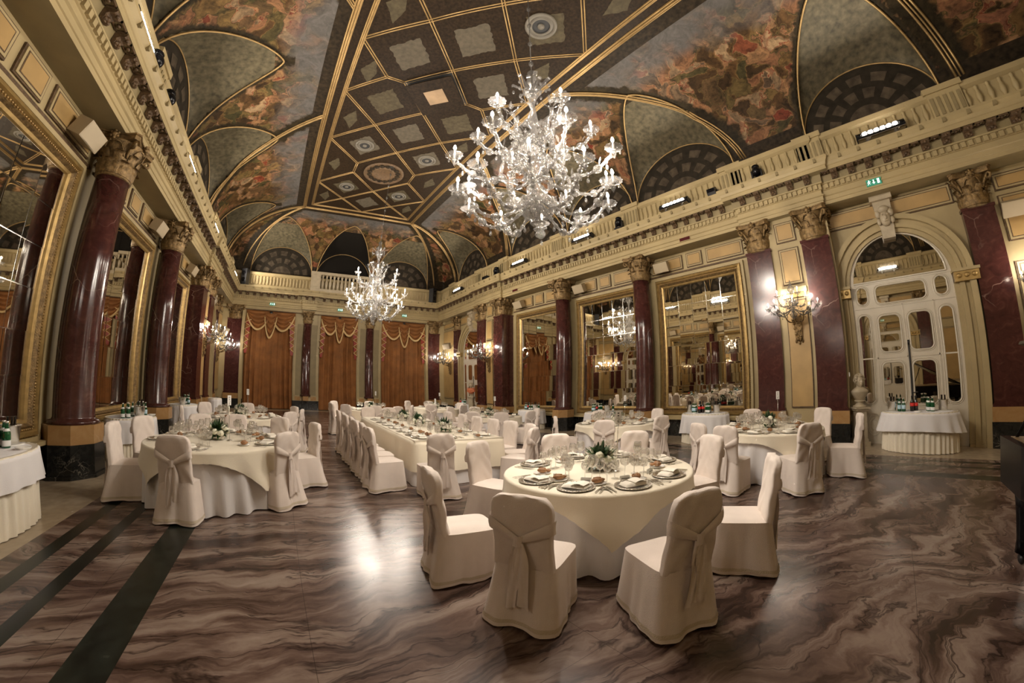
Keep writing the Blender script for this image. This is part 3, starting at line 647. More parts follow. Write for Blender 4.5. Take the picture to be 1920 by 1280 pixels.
# ---------------------------------------------------------------- columns, pilasters, capitals
def capital_mesh(r=.26, h=.75):
    b = MB()
    b.lathe([(r * 1.0, 0), (r * 1.12, .015), (r * 1.12, .045), (r, .06), (r * .98, .1), (r * 1.02, .3), (r * 1.15, .5), (r * 1.45, .62), (r * 1.45, .64)], 16)
    def leaf(a, hgt, wid, out, z0=.05):
        def f(u, v):
            t = u; w = (v - .5) * 2; ww = wid * (1 - .25 * t) * (1 if t < .75 else max(.35, 1 - (t - .75) * 2.2))
            curl = max(0, t - .62) / .38; rad = r * 1.04 + .03 * sin(pi * min(1, t * 1.2)) + out * curl ** 1.5 + .02 * (1 - w * w)
            z = z0 + hgt * (t if t < .8 else .8 + .2 * sin((t - .8) / .2 * pi * .75)) - (.05 * curl ** 2)
            aa = a + ww * w * (1 + .12 * sin(9 * t)) / r
            return (rad * cos(aa), rad * sin(aa), z)
        b.grid(f, 9, 4)
    for k in range(8): leaf(2 * pi * k / 8, .27, .095, .11)
    for k in range(8): leaf(2 * pi * (k + .5) / 8, .44, .09, .13)
    for k in range(4):
        a = pi / 4 + k * pi / 2; ca, sa = cos(a), sin(a); pts = []
        for e in range(15):
            t = e / 14
            if t < .45: q = t / .45; R = r * 1.1 + (r * .62) * q ** 1.4; z = .36 + .26 * q
            else: q = (t - .45) / .55; ang = pi * .5 - q * pi * 1.9; rr = .07 * (1 - .55 * q); R = r * 1.72 + rr * cos(ang); z = .56 + rr * sin(ang)
            pts.append((R * ca, R * sa, z))
        b.tube(pts, [.028] * 8 + [.03] * 7, 6)
        a2 = k * pi / 2; ca, sa = cos(a2), sin(a2)
        b.ball((r * 1.5 * ca, r * 1.5 * sa, .67), .065, 8, 6)
        for e in range(6): q = e * pi / 3; b.ball((r * 1.56 * ca - .06 * sin(q) * sa, r * 1.56 * sa + .06 * sin(q) * ca, .67 + .06 * cos(q)), .03, 6, 4)
        for sg in (-1, 1):
            pts = []
            for e in range(9):
                t = e / 8; R = r * (1.2 + .3 * t); aa = a2 + sg * (.62 - .5 * t); pts.append((R * cos(aa), R * sin(aa), .36 + .22 * sin(t * pi * .6)))
            b.tube(pts, .018, 5)
    # concave abacus
    pts = []
    for k in range(4):
        a = pi / 4 + k * pi / 2; c0 = Vector((cos(a - .09), sin(a - .09))) * r * 1.98; c1 = Vector((cos(a + .09), sin(a + .09))) * r * 1.98
        pts += [c0, c1]; a2 = a + pi / 4; n0 = Vector((cos(a + pi / 2 - .09), sin(a + pi / 2 - .09))) * r * 1.98
        for e in (1, 2, 3): t = e / 4; p = c1.lerp(n0, t); p -= Vector((cos(a2), sin(a2))) * .075 * sin(pi * t); pts.append(p)
    b.prism([(p.x, p.y) for p in pts], 'z', h - .11, h - .03); b.prism([(p.x * 1.05, p.y * 1.05) for p in pts], 'z', h - .03, h)
    return b.mesh('capital', M['gilt_dk'])
CAP = capital_mesh()
def octa(r, z0, z1, b): b.lathe([(r / cos(pi / 8), z0), (r / cos(pi / 8), z1)], 8, rot=pi / 8, smooth=False)
t = thing('marble_column', 'x', 'column')
b = MB(); octa(.43, 0, .06, b); octa(.40, .06, Z_BASE, b); b.build('plinth', M['black_m'], t)
b = MB(); octa(.39, Z_BASE, Z_BLOCK, b); b.build('pedestal_block', M['orange_m'], t)
b = MB(); b.lathe([(.36, Z_BLOCK), (.37, Z_BLOCK + .02), (.36, Z_BLOCK + .05), (.31, Z_BLOCK + .07), (.295, Z_BLOCK + .1), (.295, 2.0), (.285, 3.2), (.262, Z_CAP)], 40); b.build('shaft', M['maroon'], t)
link_mesh('capital', CAP, t, (0, 0, Z_CAP))
COLUMN = Proto(t)
CD = .42
for s, side in ((1, 'right'), (-1, 'left')):
    for y, w in ((COLS[0], 'nearer'), (COLS[1], 'farther')):
        COLUMN.put((side_x(s, CD), y, 0), 0 if s < 0 else pi, '%s round maroon marble column between gilt mirrors on the %s wall' % (w, side), 'free round columns')
def pilaster(wid, dep, name='marble_pilaster'):
    t = thing(name, 'x', 'pilaster'); h = wid / 2
    b = MB(); b.box(-dep, .06, -h - .06, h + .06, 0, Z_BASE); b.build('plinth', M['black_m'], t)
    b = MB(); b.box(-dep, .05, -h - .05, h + .05, Z_BASE, Z_BLOCK); b.build('pedestal_block', M['orange_m'], t)
    b = MB(); b.box(-dep, .0, -h, h, Z_BLOCK + .06, Z_CAP); b.box(-dep, .035, -h - .035, h + .035, Z_BLOCK, Z_BLOCK + .05); b.box(-dep, .02, -h - .02, h + .02, Z_BLOCK + .05, Z_BLOCK + .075); b.box(-dep, .02, -h - .02, h + .02, Z_CAP - .03, Z_CAP + .03); b.build('shaft', M['maroon'], t)
    c = link_mesh('capital', CAP, t, (-.20, 0, Z_CAP)); c.scale = (1.0, wid / .60, 1)
    if dep > .4: # carved ornament wraps the return of the pier
        c2 = link_mesh('capital', CAP, t, (-.38, 0, Z_CAP)); c2.scale = (.9, wid / .60, 1)
    return Proto(t)
PIL = pilaster(.66, .56); PILT = pilaster(.56, .16); PILW = pilaster(.82, .30)
for s, side in ((1, 'right'), (-1, 'left')):
    rz = pi if s > 0 else 0
    for y, w in ((2.50, 'next to the large mirror on'), (1.04, 'next to the near arched door on'), (14.30, 'beside the last mirror along'), (15.76, 'on the near side of the distant arched door in')):
        PIL.put((side_x(s, .56), y, 0), rz, 'maroon marble pilaster %s the %s wall' % (w, side), 'coupled flat pilasters')
    for y, w in ((-2.36, 'beyond the near arched door in'), (19.16, 'beyond the distant arched door in')):
        PILT.put((side_x(s, .16), y, 0), rz, 'maroon marble pilaster %s the %s wall' % (w, side), 'coupled flat pilasters')
for q, w in ((-1, 'left'), (1, 'right')):
    PILW.put((XC + q * 6.08, YF - .36, 0), -pi / 2, 'broad maroon corner pilaster beside the %s rust curtain' % w, 'corner pilasters')
    t = thing('marble_half_column', 'slim glossy maroon half column on the end wall left of the middle curtain' if q < 0 else 'slim glossy maroon half column on the end wall right of the middle curtain', 'column', (XC + q * 1.9, YF - .36, 0))
    b = MB(); b.lathe([(.30, Z_BLOCK - .02), (.30, Z_BLOCK + .05), (.26, Z_BLOCK + .08), (.255, 2.5), (.235, Z_CAP)], 28); b.build('shaft', M['maroon'], t)
    link_mesh('capital', CAP, t, (0, 0, Z_CAP)).scale = (.86, .86, .9)
    b = MB(); b.box(-.16, .16, -.36, .02, Z_BASE + .02, Z_BLOCK - .02); b.build('pedestal_block', M['orange_m'], t)
    # console above, under the gallery
    b = MB()
    for e in (-.25, .25):
        b.prism([(-.0, 5.45), (-.30, 5.5), (-.34, 5.62), (-.24, 5.75), (-.34, 5.95), (-.42, 6.1), (0, 6.1)], 'x', e - .09, e + .09)
        b.lathe([(.07, -.1), (.07, .1)], 10, (0, 0, 0)) if False else None
    b.build('gallery_console', M['cream'], t)

# ---------------------------------------------------------------- gilt framed mirrors
def mirror_proto():
    t = thing('wall_mirror', 'x', 'mirror'); hw, z0, z1 = 1.56, .55, 4.74
    b = MB()
    # facing +x ; frame section (distance in from the outer edge, height off the wall)
    prof = [(0, 0), (0, .10), (.07, .10), (.07, .06), (.10, .06), (.10, .13), (.16, .15), (.18, .10), (.21, .10), (.24, .13), (.28, .08), (.32, .06), (.34, .02)]
    mt = [1, 1, 1, 1, 0, 0, 0, 0, 2, 2, 0, 0]
    ring = lambda i, e: [(e, -hw + i, z0 + i), (e, hw - i, z0 + i), (e, hw - i, z1 - i), (e, -hw + i, z1 - i)]
    for k in range(len(prof) - 1):
        A, B = ring(*prof[k]), ring(*prof[k + 1]); b.add(A + B, [(i, (i + 1) % 4, (i + 1) % 4 + 4, i + 4) for i in range(4)], False, mt[k])
    def beads(i, e, r, step):
        c = ring(i, e)
        for k in range(4):
            p, q = Vector(c[k]), Vector(c[(k + 1) % 4]); L = (q - p).length; n = int(L / step)
            for j in range(n): b.ball((p + (q - p) * ((j + .5) / n))[:], r, 6, 4, mi=3)
    beads(.085, .075, .022, .052); beads(.195, .11, .017, .042)
    # twisted rope: slanted ovals
    b.build('frame', [M['gilt'], M['cream'], M['gilt_dk'], M['gold']], t)
    b = MB(); i = .33; y0, y1, w0, w1 = -hw + i, hw - i, z0 + i, z1 - i; nc, nr = 5, 6; rnd = random.Random(5)
    for a in range(nc):
        for c in range(nr):
            ya, yb = y0 + (y1 - y0) * a / nc, y0 + (y1 - y0) * (a + 1) / nc; za, zb = w0 + (w1 - w0) * c / nr, w0 + (w1 - w0) * (c + 1) / nr
            ty, tz = rnd.uniform(-.0045, .0045), rnd.uniform(-.0045, .0045); e = .008
            P = lambda y, z: (.03 + ty * (y - (ya + yb) / 2) / .25 * .5 + tz * (z - (za + zb) / 2) / .33 * .5, y, z)
            b.add([P(ya + e, za + e), P(yb - e, za + e), P(yb - e, zb - e), P(ya + e, zb - e)], [(0, 1, 2, 3)], False, 0)
            if a: b.lathe([(.016, 0), (.016, .012), (0, .014)], 8, (0, 0, 0), mi=1) if False else None
    b.box(.015, .027, y0, y1, w0, w1, 1); b.build('mirror_glass', [M['mirror'], M['mirror_line']], t)
    b = MB(); b.box(0, .22, -hw, hw, .50, .56); b.build('sill', M['cream'], t)
    return Proto(t)
MIR = mirror_proto()
for s, side in ((1, 'right'), (-1, 'left')):
    for y, w in ((BAYS[0], 'nearest of the three tall gilt framed mirrors'), (BAYS[1], 'middle one of the three tall gilt framed mirrors'), (BAYS[2], 'farthest of the three tall gilt framed mirrors')):
        MIR.put((side_x(s, .0), y, 0), pi if s > 0 else 0, '%s on the %s wall' % (w, side), 'gilt framed wall mirrors')

# ---------------------------------------------------------------- arched mirrored doors
def rrect(cy, cz, hw, hh, r, n=6):
    pts = []
    for (sy, sz, a0) in ((1, 1, 0), (-1, 1, pi / 2), (-1, -1, pi), (1, -1, 3 * pi / 2)):
        for k in range(n + 1):
            a = a0 + pi / 2 * k / n; pts.append((cy + sy * (hw - r) + r * cos(a), cz + sz * (hh - r) + r * sin(a)))
    return pts
def door_proto():
    t = thing('door', 'x', 'door'); struct(t); del t['label'], t['category']
    HW, SP = 1.06, 3.46   # half width of the opening, spring of the arch
    b = MB()
    # jambs and stepped archivolt
    for r0, r1, e in ((HW, HW + .09, .10), (HW + .09, HW + .18, .16), (HW + .18, HW + .27, .12), (HW + .27, HW + .38, .20)):
        out = [];
        for s in (1,):
            pts0 = [(r0, 0.0), (r0, SP)] + [(r0 * cos(a), SP + r0 * 1.04 * sin(a)) for a in [pi * k / 24 for k in range(1, 24)]] + [(-r0, SP), (-r0, 0.0)]
            pts1 = [(r1, 0.0), (r1, SP)] + [(r1 * cos(a), SP + r1 * 1.04 * sin(a)) for a in [pi * k / 24 for k in range(1, 24)]] + [(-r1, SP), (-r1, 0.0)]
            n = len(pts0); vs = [(e, y, z) for y, z in pts0] + [(e, y, z) for y, z in pts1] + [(0, y, z) for y, z in pts0] + [(0, y, z) for y, z in pts1]
            fs = []
            for i in range(n - 1): fs += [(i, i + 1, n + i + 1, n + i), (i, 2 * n + i, 2 * n + i + 1, i + 1), (n + i, n + i + 1, 3 * n + i + 1, 3 * n + i)]
            b.add(vs, fs, False)
    for q in (-1, 1):
        b.box(0, .24, q * HW, q * (HW + .45), SP - .22, SP, 1); b.box(0, .27, q * (HW - .02), q * (HW + .47), SP - .02, SP + .04, 0)
        for e in range(3): b.ball((.25, q * (HW + .08 + e * .14), SP - .11), .05, 8, 5, mi=1)
    b.box(0, .14, -HW - .4, -HW, 0, .06); b.box(0, .14, HW, HW + .4, 0, .06)
    b.build('arch_surround', [M['cream'], M['gilt']], t)
    # door leaves: white lacquered frame with rounded mirror openings
    b = MB()
    pts = [(HW, 0.0), (HW, SP)] + [(HW * cos(pi * k / 24), SP + HW * 1.04 * sin(pi * k / 24)) for k in range(1, 24)] + [(-HW, SP), (-HW, 0.0)]
    b.prism(pts, 'x', .0, .03); b.build('door_leaf', M['white_wood'], t)
    glass = MB(); rim = MB()
    def opening(cy, cz, hw, hh, r):
        p = rrect(cy, cz, hw, hh, r); glass.add([(.034, y, z) for y, z in p], [tuple(range(len(p)))], False)
        rim.tube([(.036, y, z) for y, z in p + p[:1]], .018, 6, cap=False); p2 = rrect(cy, cz, hw + .035, hh + .035, r + .03); rim.tube([(.032, y, z) for y, z in p2 + p2[:1]], .009, 5, cap=False)
    # fan light
    p = [((HW - .09) * cos(pi * k / 24), SP + .10 + (HW - .07) * sin(pi * k / 24)) for k in range(25)]
    glass.add([(.034, y, z) for y, z in p], [tuple(range(25))], False); rim.tube([(.036, y, z) for y, z in p + p[:1]], .02, 6, cap=False)
    opening(0, SP - .22, .52, .20, .12)
    for q in (-1, 1):
        opening(q * .82, SP - .20, .12, .20, .12); opening(q * .31, 2.38, .23, .40, .12); opening(q * .31, 1.30, .23, .46, .12); opening(q * .84, 1.85, .125, .98, .12)
        for z in (.42,):
            for r in (.20, .15, .09):
                c = [(.033, q * .76 + r * .75 * cos(a), z + r * 1.2 * sin(a)) for a in [2 * pi * k / 24 for k in range(25)]]; rim.tube(c, .008, 5, cap=False)
    for z in (SP + .06, SP - .48, 1.86): rim.box(.03, .042, -HW, HW, z - .015, z + .015)
    for y in (0, -.62, .62): rim.box(.03, .042, y - .012, y + .012, .0, SP - .48)
    rim.build('moulding', M['white_wood'], t); glass.build('mirror_pane', M['mirror'], t)
    b = MB(); b.box(.04, .06, .02, .05, .9, 2.1); b.lathe([(.022, 0), (.022, .1)], 8, (.05, .035, 2.1)); b.tube([(.05, .035, 1.1), (.10, .035, 1.1), (.10, .14, 1.1)], .012, 6)
    b.build('door_handle', M['black'], t)
    # keystone mask
    b = MB(); b.prism([(-.20, 5.40), (.20, 5.40), (.13, 4.42), (-.13, 4.42)], 'x', 0, .22); b.box(0, .30, -.24, .24, 5.30, 5.42)
    b.ball((.26, 0, 4.86), .15, 14, 10, sx=.8, sy=.8, sz=1.2); b.ball((.385, 0, 4.85), .035, 8, 6, sz=1.6)
    for q in (-1, 1): b.ball((.36, q * .055, 4.92), .024, 6, 4); b.ball((.27, q * .13, 4.98), .07, 8, 6, sz=1.4); b.ball((.27, q * .14, 4.80), .05, 8, 6, sz=1.6)
    b.ball((.37, 0, 4.77), .03, 8, 4, sy=1.5, sz=.5); b.ball((.28, 0, 5.06), .13, 10, 6, sz=.7); b.build('keystone_mask', M['stone'], t)
    return Proto(t)
DOOR = door_proto()
n = 0
for s in (1, -1):
    for y in DOORS:
        n += 1; o = DOOR.put((side_x(s, 0), y, 0), pi if s > 0 else 0); o.name = 'door_%d' % n

# ---------------------------------------------------------------- gallery balustrade, exit signs, switch
t = thing('gallery_balustrade', 'cream stone balustrade of the dark gallery above the middle curtain', 'balustrade', (XC, YF - .62, 6.46))
b = MB(); b.box(-1.98, 1.98, -.12, .12, 0, .18); b.build('plinth', M['stone'], t)
b = MB(); b.box(-2.0, 2.0, -.15, .15, .98, 1.14); b.build('hand_rail', M['stone'], t)
for q in (-1, 1): b = MB(); b.box(q * 1.98, q * 1.40, -.14, .14, .18, .98); b.box(q * 1.92, q * 1.46, -.16, -.14, .26, .90); b.build('pier', M['stone'], t)
b = MB(); b.lathe([(.05, .18), (.075, .22), (.05, .26), (.085, .42), (.09, .5), (.06, .68), (.04, .8), (.065, .88), (.075, .98)], 10); me = b.mesh('baluster', M['stone'])
for k in range(12): link_mesh('baluster', me, t, (-1.28 + k * 2.56 / 11, 0, 0))
def exit_sign(loc, rz, label):
    t = thing('exit_sign', label, 'exit sign', loc, rz, 'green exit signs')
    b = MB(); b.box(0, .03, -.16, .16, -.075, .075); b.build('panel', M['green_sign'], t)
    b = MB(); x = .032
    def flat(p): b.add([(x, y, z) for y, z in p], [tuple(range(len(p)))], False)
    flat([(.075, -.055), (.125, -.055), (.125, .055), (.075, .055)])                                   # doorway
    flat([(-.012, .05), (.012, .05), (.012, -.01), (.035, -.01), (0, -.05), (-.035, -.01), (-.012, -.01)])    # arrow down
    flat([(-.095 + .014 * cos(a), .045 + .014 * sin(a)) for a in [2 * pi * k / 10 for k in range(10)]])      # running figure
    flat([(-.105, .028), (-.085, .028), (-.09, -.01), (-.11, -.01)]); flat([(-.11, -.008), (-.095, -.008), (-.068, -.03), (-.078, -.038)]); flat([(-.108, -.004), (-.098, -.012), (-.125, -.05), (-.137, -.045)])
    flat([(-.088, .026), (-.085, .015), (-.055, .008), (-.055, .018)]); flat([(-.102, .026), (-.1, .015), (-.135, .0), (-.14, .01)])
    b.build('symbol', M['sign_white'], t)
exit_sign((side_x(1, .57), -.55, 5.62), pi, 'green running man exit sign over the near arched door')
for x, w in ((XC - 4.05, 'left'), (XC - .05, 'middle'), (XC + 4.0, 'right')): exit_sign((x, YF - .57, 5.58), -pi / 2, 'green running man exit sign over the %s rust curtain' % w)
t = thing('light_switch', 'small white light switch on the wall between pilaster and near arched door', 'light switch', (side_x(1, .02), .60, 1.55), pi)
t.location.x = side_x(1, .47); t.location.y = .655; t.rotation_euler.z = -pi / 2
b = MB(); b.box(0, .015, -.045, .045, -.045, .045); b.build('plate', M['card'], t); b = MB(); b.box(.015, .022, -.02, .02, -.03, .03); b.build('rocker', M['porcelain'], t)
for y, w in ((4.62, 'nearest gilt mirror on the right'), (13.0, 'farthest gilt mirror on the right')):
    b = MB(); b.box(0, .03, -.19, .19, -.07, .07, 0); b.box(.03, .036, -.175, .175, -.055, .055, 1)
    o = b.build('display_panel', [M['cream'], M['maroon_panel']], None, (side_x(1, .56), y, 5.58), pi); tag(o, 'small dark red display panel on the cornice over the %s' % w, 'display panel', 'dark red display panels')
# ---------------------------------------------------------------- covered chairs
def chair_meshes(seed):
    rnd = random.Random(seed); ph = [rnd.uniform(0, 6.28) for _ in range(8)]; b = MB()
    def rr(u, hx, y0, y1, n=6.0):
        # point on a rounded rectangle outline, u in 0..1 from the front middle, anticlockwise
        a = pi / 2 + 2 * pi * u; c, q = cos(a), sin(a); r = (abs(c) ** n + abs(q) ** n) ** (-1 / n)
        return hx * r * c, (y0 + y1) / 2 + (y1 - y0) / 2 * r * q
    def skirt(u, v):
        z = .455 * (1 - v) + .010 * v; a = pi / 2 + 2 * pi * u; bk = max(0.0, -sin(a)); cor = abs(sin(2 * a)) ** 2
        x, y = rr(u, .213 + .030 * v + .050 * v * bk, -.258 - .080 * v ** 1.2, .232 + .022 * v, 7.0 - 1.5 * v)
        f = v ** 1.2 * (.010 * sin(7 * a + ph[0] + .8 * sin(2 * a + ph[1])) + .006 * sin(15 * a + ph[2]) + .034 * cor * bk); n = math.hypot(x, y + .03) or 1
        return (x + f * x / n, y + f * (y + .03) / n, z + .010 * (1 + sin(5 * a + ph[3])) * v ** 6)
    b.grid(skirt, 72, 15, cu=True, flip=True)
    def seat(u, v):
        x, y = rr(u, .213 * (1 - v), -.247 * (1 - v), .232 * (1 - v), 7.0); return (x, y, .455 + .022 * min(1, v * 3) + .006 * sin(5 * x * 9 + ph[4]) * v * (1 - v))
    b.grid(seat, 48, 5, cu=True, flip=True)
    # back: a padded upright slab with an arched top, leaning slightly, cloth pulled by the sash
    def slab(u, v):
        z = .44 + .52 * v; lean = -.215 - .055 * v
        w = .205 - .012 * sin(pi * min(1, v * 1.25)) * 1.0; arch = 1.0
        if v > .70: q = (v - .70) / .30; w *= sqrt(max(0, 1 - (q * .88) ** 2.1)); z = .44 + .52 * (.70 + .30 * sin(q * pi / 2))
        th = .040 if v < .9 else .040 * (1 - (v - .9) / .1 * .45)
        x, y = rr(u, w, -th, th, 5.0)
        wr = .008 * sin(16 * v + 14 * abs(x) * 3 + ph[5]) * sin(9 * x + ph[6]) + .009 * sin(30 * abs(x) - 26 * v + ph[7]) * max(0, v - .55) * 2 * min(1, abs(x) / .1)
        return (x, lean + y + wr * (1 if y > 0 else .7), z)
    b.grid(slab, 48, 16, cu=True, flip=True)
    b.grid(lambda u, v: (lambda p: (p[0] * (1 - v), -.27 + (p[1] + .27) * (1 - v), .96 + .006 * sin(pi * v / 2)))(slab(u, 1.0)), 48, 2, cu=True, flip=True)
    cover = b.mesh('chair_cover', M['cotton'])
    h = MB(); h.grid(lambda u, v: (lambda p: (p[0] * 1.014, -.05 + (p[1] + .05) * 1.014, p[2]))(skirt(u, (13 + v) / 15)), 72, 1, cu=True, flip=True); hem = h.mesh('hem_band', M['cotton_trim'])
    s = MB()
    def band(u, v):
        x, y = rr(.255 + .49 * u, .207, -.050, .050, 5.0); back = True; q = abs(x) / .206
        z = (.665 + .105 * q ** .9 if back else .775 - .02 * (1 - q)) + (v - .5) * (.045 + .045 * q if back else .085)
        return (x * 1.035, -.243 + (y - .012 * (1 - abs(2 * v - 1)) if back else y + .006) * 1.16, z)
    s.grid(band, 30, 3, flip=True); s.grid(lambda u, v: (.036 * (u - .5) * 2 * (1 - .25 * sin(pi * v)), -.312 - .014 * sin(pi * u), .705 - .075 * v), 6, 4, flip=False)
    for sg, ln, w in ((-1, .45 + rnd.uniform(-.05, .05), .038), (1, .41 + rnd.uniform(-.05, .05), .048)):
        off = rnd.uniform(.006, .022) * sg
        def tail(u, v):
            z = .655 - ln * v; x = off + sg * .03 * v + (u - .5) * 2 * w * (.45 + .55 * min(1, v * 4)); y = -.308 - .028 * v + .010 * sin(u * 9 + v * 5 + ph[1])
            return (x, y, z - .03 * v * v * (u if sg > 0 else 1 - u))
        s.grid(tail, 5, 10); s.grid(lambda u, v: (lambda p: (p[0], p[1] + .004, p[2]))(tail(u, v)), 5, 10, flip=True)
    return cover, hem, s.mesh('sash', M['cotton'])
CH = []
for sd in (3, 11, 29):
    c, h, s = chair_meshes(sd); t = thing('banquet_chair', 'x', 'chair'); link_mesh('chair_cover', c, t); link_mesh('hem_band', h, t); link_mesh('sash', s, t); CH.append(Proto(t))
NCH = 0
def chair(x, y, face, label, group):
    """seat centre, facing direction in degrees"""
    global NCH; NCH += 1
    return CH[NCH % 3].put((x, y, 0), RAD(face - 90), label, group)

# ---------------------------------------------------------------- round tables with two cloths
TOPZ = .75
def cloth_over(R, side, rot, seed, square=True, drop=None, scal=.008):
    rnd = random.Random(seed); p1, p2, p3 = rnd.uniform(0, 6), rnd.uniform(0, 6), rnd.uniform(0, 6); b = MB(); n = 160
    def over(a):
        if not square: return drop * (1 + .03 * sin(3 * a + p1))
        q = (a - rot) % (pi / 2); q = min(q, pi / 2 - q); L = side / 2 / cos(q); return max(.10, (L - R) * .92)
    def f(u, v):
        a = 2 * pi * u
        if v < .2: r = R * v / .2 * .98; return (r * cos(a), r * sin(a), TOPZ + .004)
        if v < .3: q = (v - .2) / .1; return ((R * .98 + .026 * sin(q * pi / 2)) * cos(a), (R * .98 + .026 * sin(q * pi / 2)) * sin(a), TOPZ + .004 - .02 * (1 - cos(q * pi / 2)))
        q = (v - .3) / .7; L = over(a); dz = L * q; amp = .055 * min(1, dz / .35)
        rip = sin(a * 14 + p1 + .8 * sin(3 * a + p2)) * .6 + sin(a * 9 + p3) * .4
        r = R + .006 + .035 * (dz / .4) + amp * (rip + .3) * q * .8
        return (r * cos(a), r * sin(a), max(.006, TOPZ - .016 - dz - (scal * abs(sin(a * 34)) if q > .95 else 0)))
    b.grid(f, n, 20, cu=True, flip=False); return b
def cloth_under(R, seed):
    rnd = random.Random(seed); p1, p2 = rnd.uniform(0, 6), rnd.uniform(0, 6); b = MB()
    def f(u, v):
        a = 2 * pi * u
        if v < .1: r = (R - .01) * (.55 + 4.5 * v); return (r * cos(a), r * sin(a), TOPZ + .001)
        q = (v - .1) / .9; rip = sin(a * 22 + p1 + 1.2 * sin(4 * a + p2)); r = R - .012 + .01 * q + (.006 + .038 * q) * rip * q ** .5
        return (r * cos(a), r * sin(a), TOPZ * (1 - q) + .008 * q + .010 * q * abs(sin(a * 11 + p1)))
    b.grid(f, 176, 12, cu=True); return b
def table_frame(name, label, loc, R, group):
    t = thing(name, label, 'table', loc, 0, group)
    b = MB(); b.lathe([(0, TOPZ - .03), (R - .03, TOPZ - .03), (R - .02, TOPZ - .02), (R - .02, TOPZ - .002), (0, TOPZ - .002)], 48, smooth=False); b.build('tabletop', M['white_wood'], t)
    for k in range(4):
        a = pi / 4 + k * pi / 2; q = MB(); q.tube([(R * .6 * cos(a), R * .6 * sin(a), TOPZ - .03), (R * .66 * cos(a), R * .66 * sin(a), 0)], .018, 8); q.build('leg', M['black'], t)
    return t

# ---------------------------------------------------------------- tableware prototypes (single small meshes)
def proto_mesh(fn):
    b = MB(); fn(b); return b
def put(name, me, loc, rz, label, cat, group, scale=None):
    o = link_mesh(name, me, None, loc, rz); tag(o, label, cat, group)
    if scale: o.scale = (scale,) * 3
    return o
def glass_prof(h, rb, stem, foot, low=False):
    if low: return [(rb * .75, 0), (rb * .78, .004), (rb * .95, h * .4), (rb, h), (rb * .96, h), (rb * .9, h * .4), (0, .012)]
    return [(foot, 0), (foot, .002), (foot * .3, .006), (.004, .016), (.0035, stem), (.008, stem + .006), (rb * .72, stem + (h - stem) * .18), (rb, stem + (h - stem) * .42), (rb * .93, stem + (h - stem) * .72), (rb * .76, h), (rb * .73, h), (rb * .9, stem + (h - stem) * .72), (rb * .96, stem + (h - stem) * .42), (rb * .66, stem + (h - stem) * .19), (0, stem + .012)]
GL = []
for nm, pr in (('goblet', glass_prof(.235, .050, .11, .040)), ('wine', glass_prof(.215, .043, .105, .036)), ('white', glass_prof(.19, .037, .095, .034)), ('water', glass_prof(.17, .040, .075, .034))):
    b = MB(); b.lathe(pr, 16, cap=False); GL.append(b.mesh('wine_glass', M['wineglass']))
GW = ['largest', 'second largest', 'second smallest', 'smallest']
b = MB(); b.lathe([(.0, .004), (.10, .004), (.115, .010), (.150, .015), (.158, .014), (.158, .010), (.115, .004), (.09, 0), (0, 0)], 36)
for k in range(40): a = 2 * pi * k / 40; b.ball((.154 * cos(a), .154 * sin(a), .015), .007, 5, 4)
CHARGER = b.mesh('charger_plate', M['silver'])
b = MB()
def nap(u, v):
    x = (u - .5) * .21; y = (v - .5) * .135; e = min(1, min(u, 1 - u) * 12, min(v, 1 - v) * 9); return (x, y, .012 + .024 * e ** .5 + .004 * sin(9 * x * 12) * e)
b.grid(nap, 14, 10); b.grid(lambda u, v: (nap(u, v)[0], nap(u, v)[1], .012), 2, 2, flip=True)
b.grid(lambda u, v: (-.02 + .115 * u, -.06 + .12 * v, .040 + .012 * sin(pi * u) + .002 * sin(14 * v)), 8, 6); NAPKIN = b.mesh('napkin', M['napkin'])
b = MB(); b.lathe([(0, .003), (.05, .003), (.07, .010), (.083, .013), (.083, .010), (.06, .0), (0, 0)], 28); BREADP = b.mesh('bread_plate', M['porcelain'])
b = MB(); b.ball((0, 0, .028), .036, 14, 8, sx=1.35, sy=.95, sz=.72); b.tube([(-.035, 0, .052), (0, .004, .055), (.035, 0, .052)], .004, 5); b.ball((.045, .03, .022), .022, 10, 6, sx=1.6, sz=.7); ROLL = b.mesh('bread_roll', M['bread'])
def fork_b():
    b = MB(); b.grid(lambda u, v: ((u - .5) * (.012 if v < .55 else .008 + .016 * min(1, (v - .55) / .15)), -.10 + .14 * v, .004 + .003 * sin(pi * v)), 3, 12)
    for k in range(4): x = -.0095 + k * .0063; b.box(x - .0015, x + .0015, .038, .09, .003, .006)
    b.box(-.012, .012, .03, .045, .003, .006); return b
def knife_b():
    b = MB(); b.box(-.006, .006, -.11, -.01, .002, .009); b.grid(lambda u, v: (-.004 + u * (.020 if v < .75 else .020 * (1 - (v - .75) * 2.5)), -.01 + .125 * v, .004 + .001 * u), 3, 8); return b
FORK = fork_b().mesh('fork', M['silver']); KNIFE = knife_b().mesh('table_knife', M['silver'])
b = MB(); b.box(-.045, .045, -.001, .001, 0, .045); b.box(-.045, .045, .02, .022, 0, .045); b.box(-.04, .04, -.0015, -.001, .018, .024, 1); PCARD = b.mesh('place_card', [M['card'], M['ink']])
def T4m(x, y, ang, lx, ly): return (x + lx * cos(ang) - ly * sin(ang), y + lx * sin(ang) + ly * cos(ang))
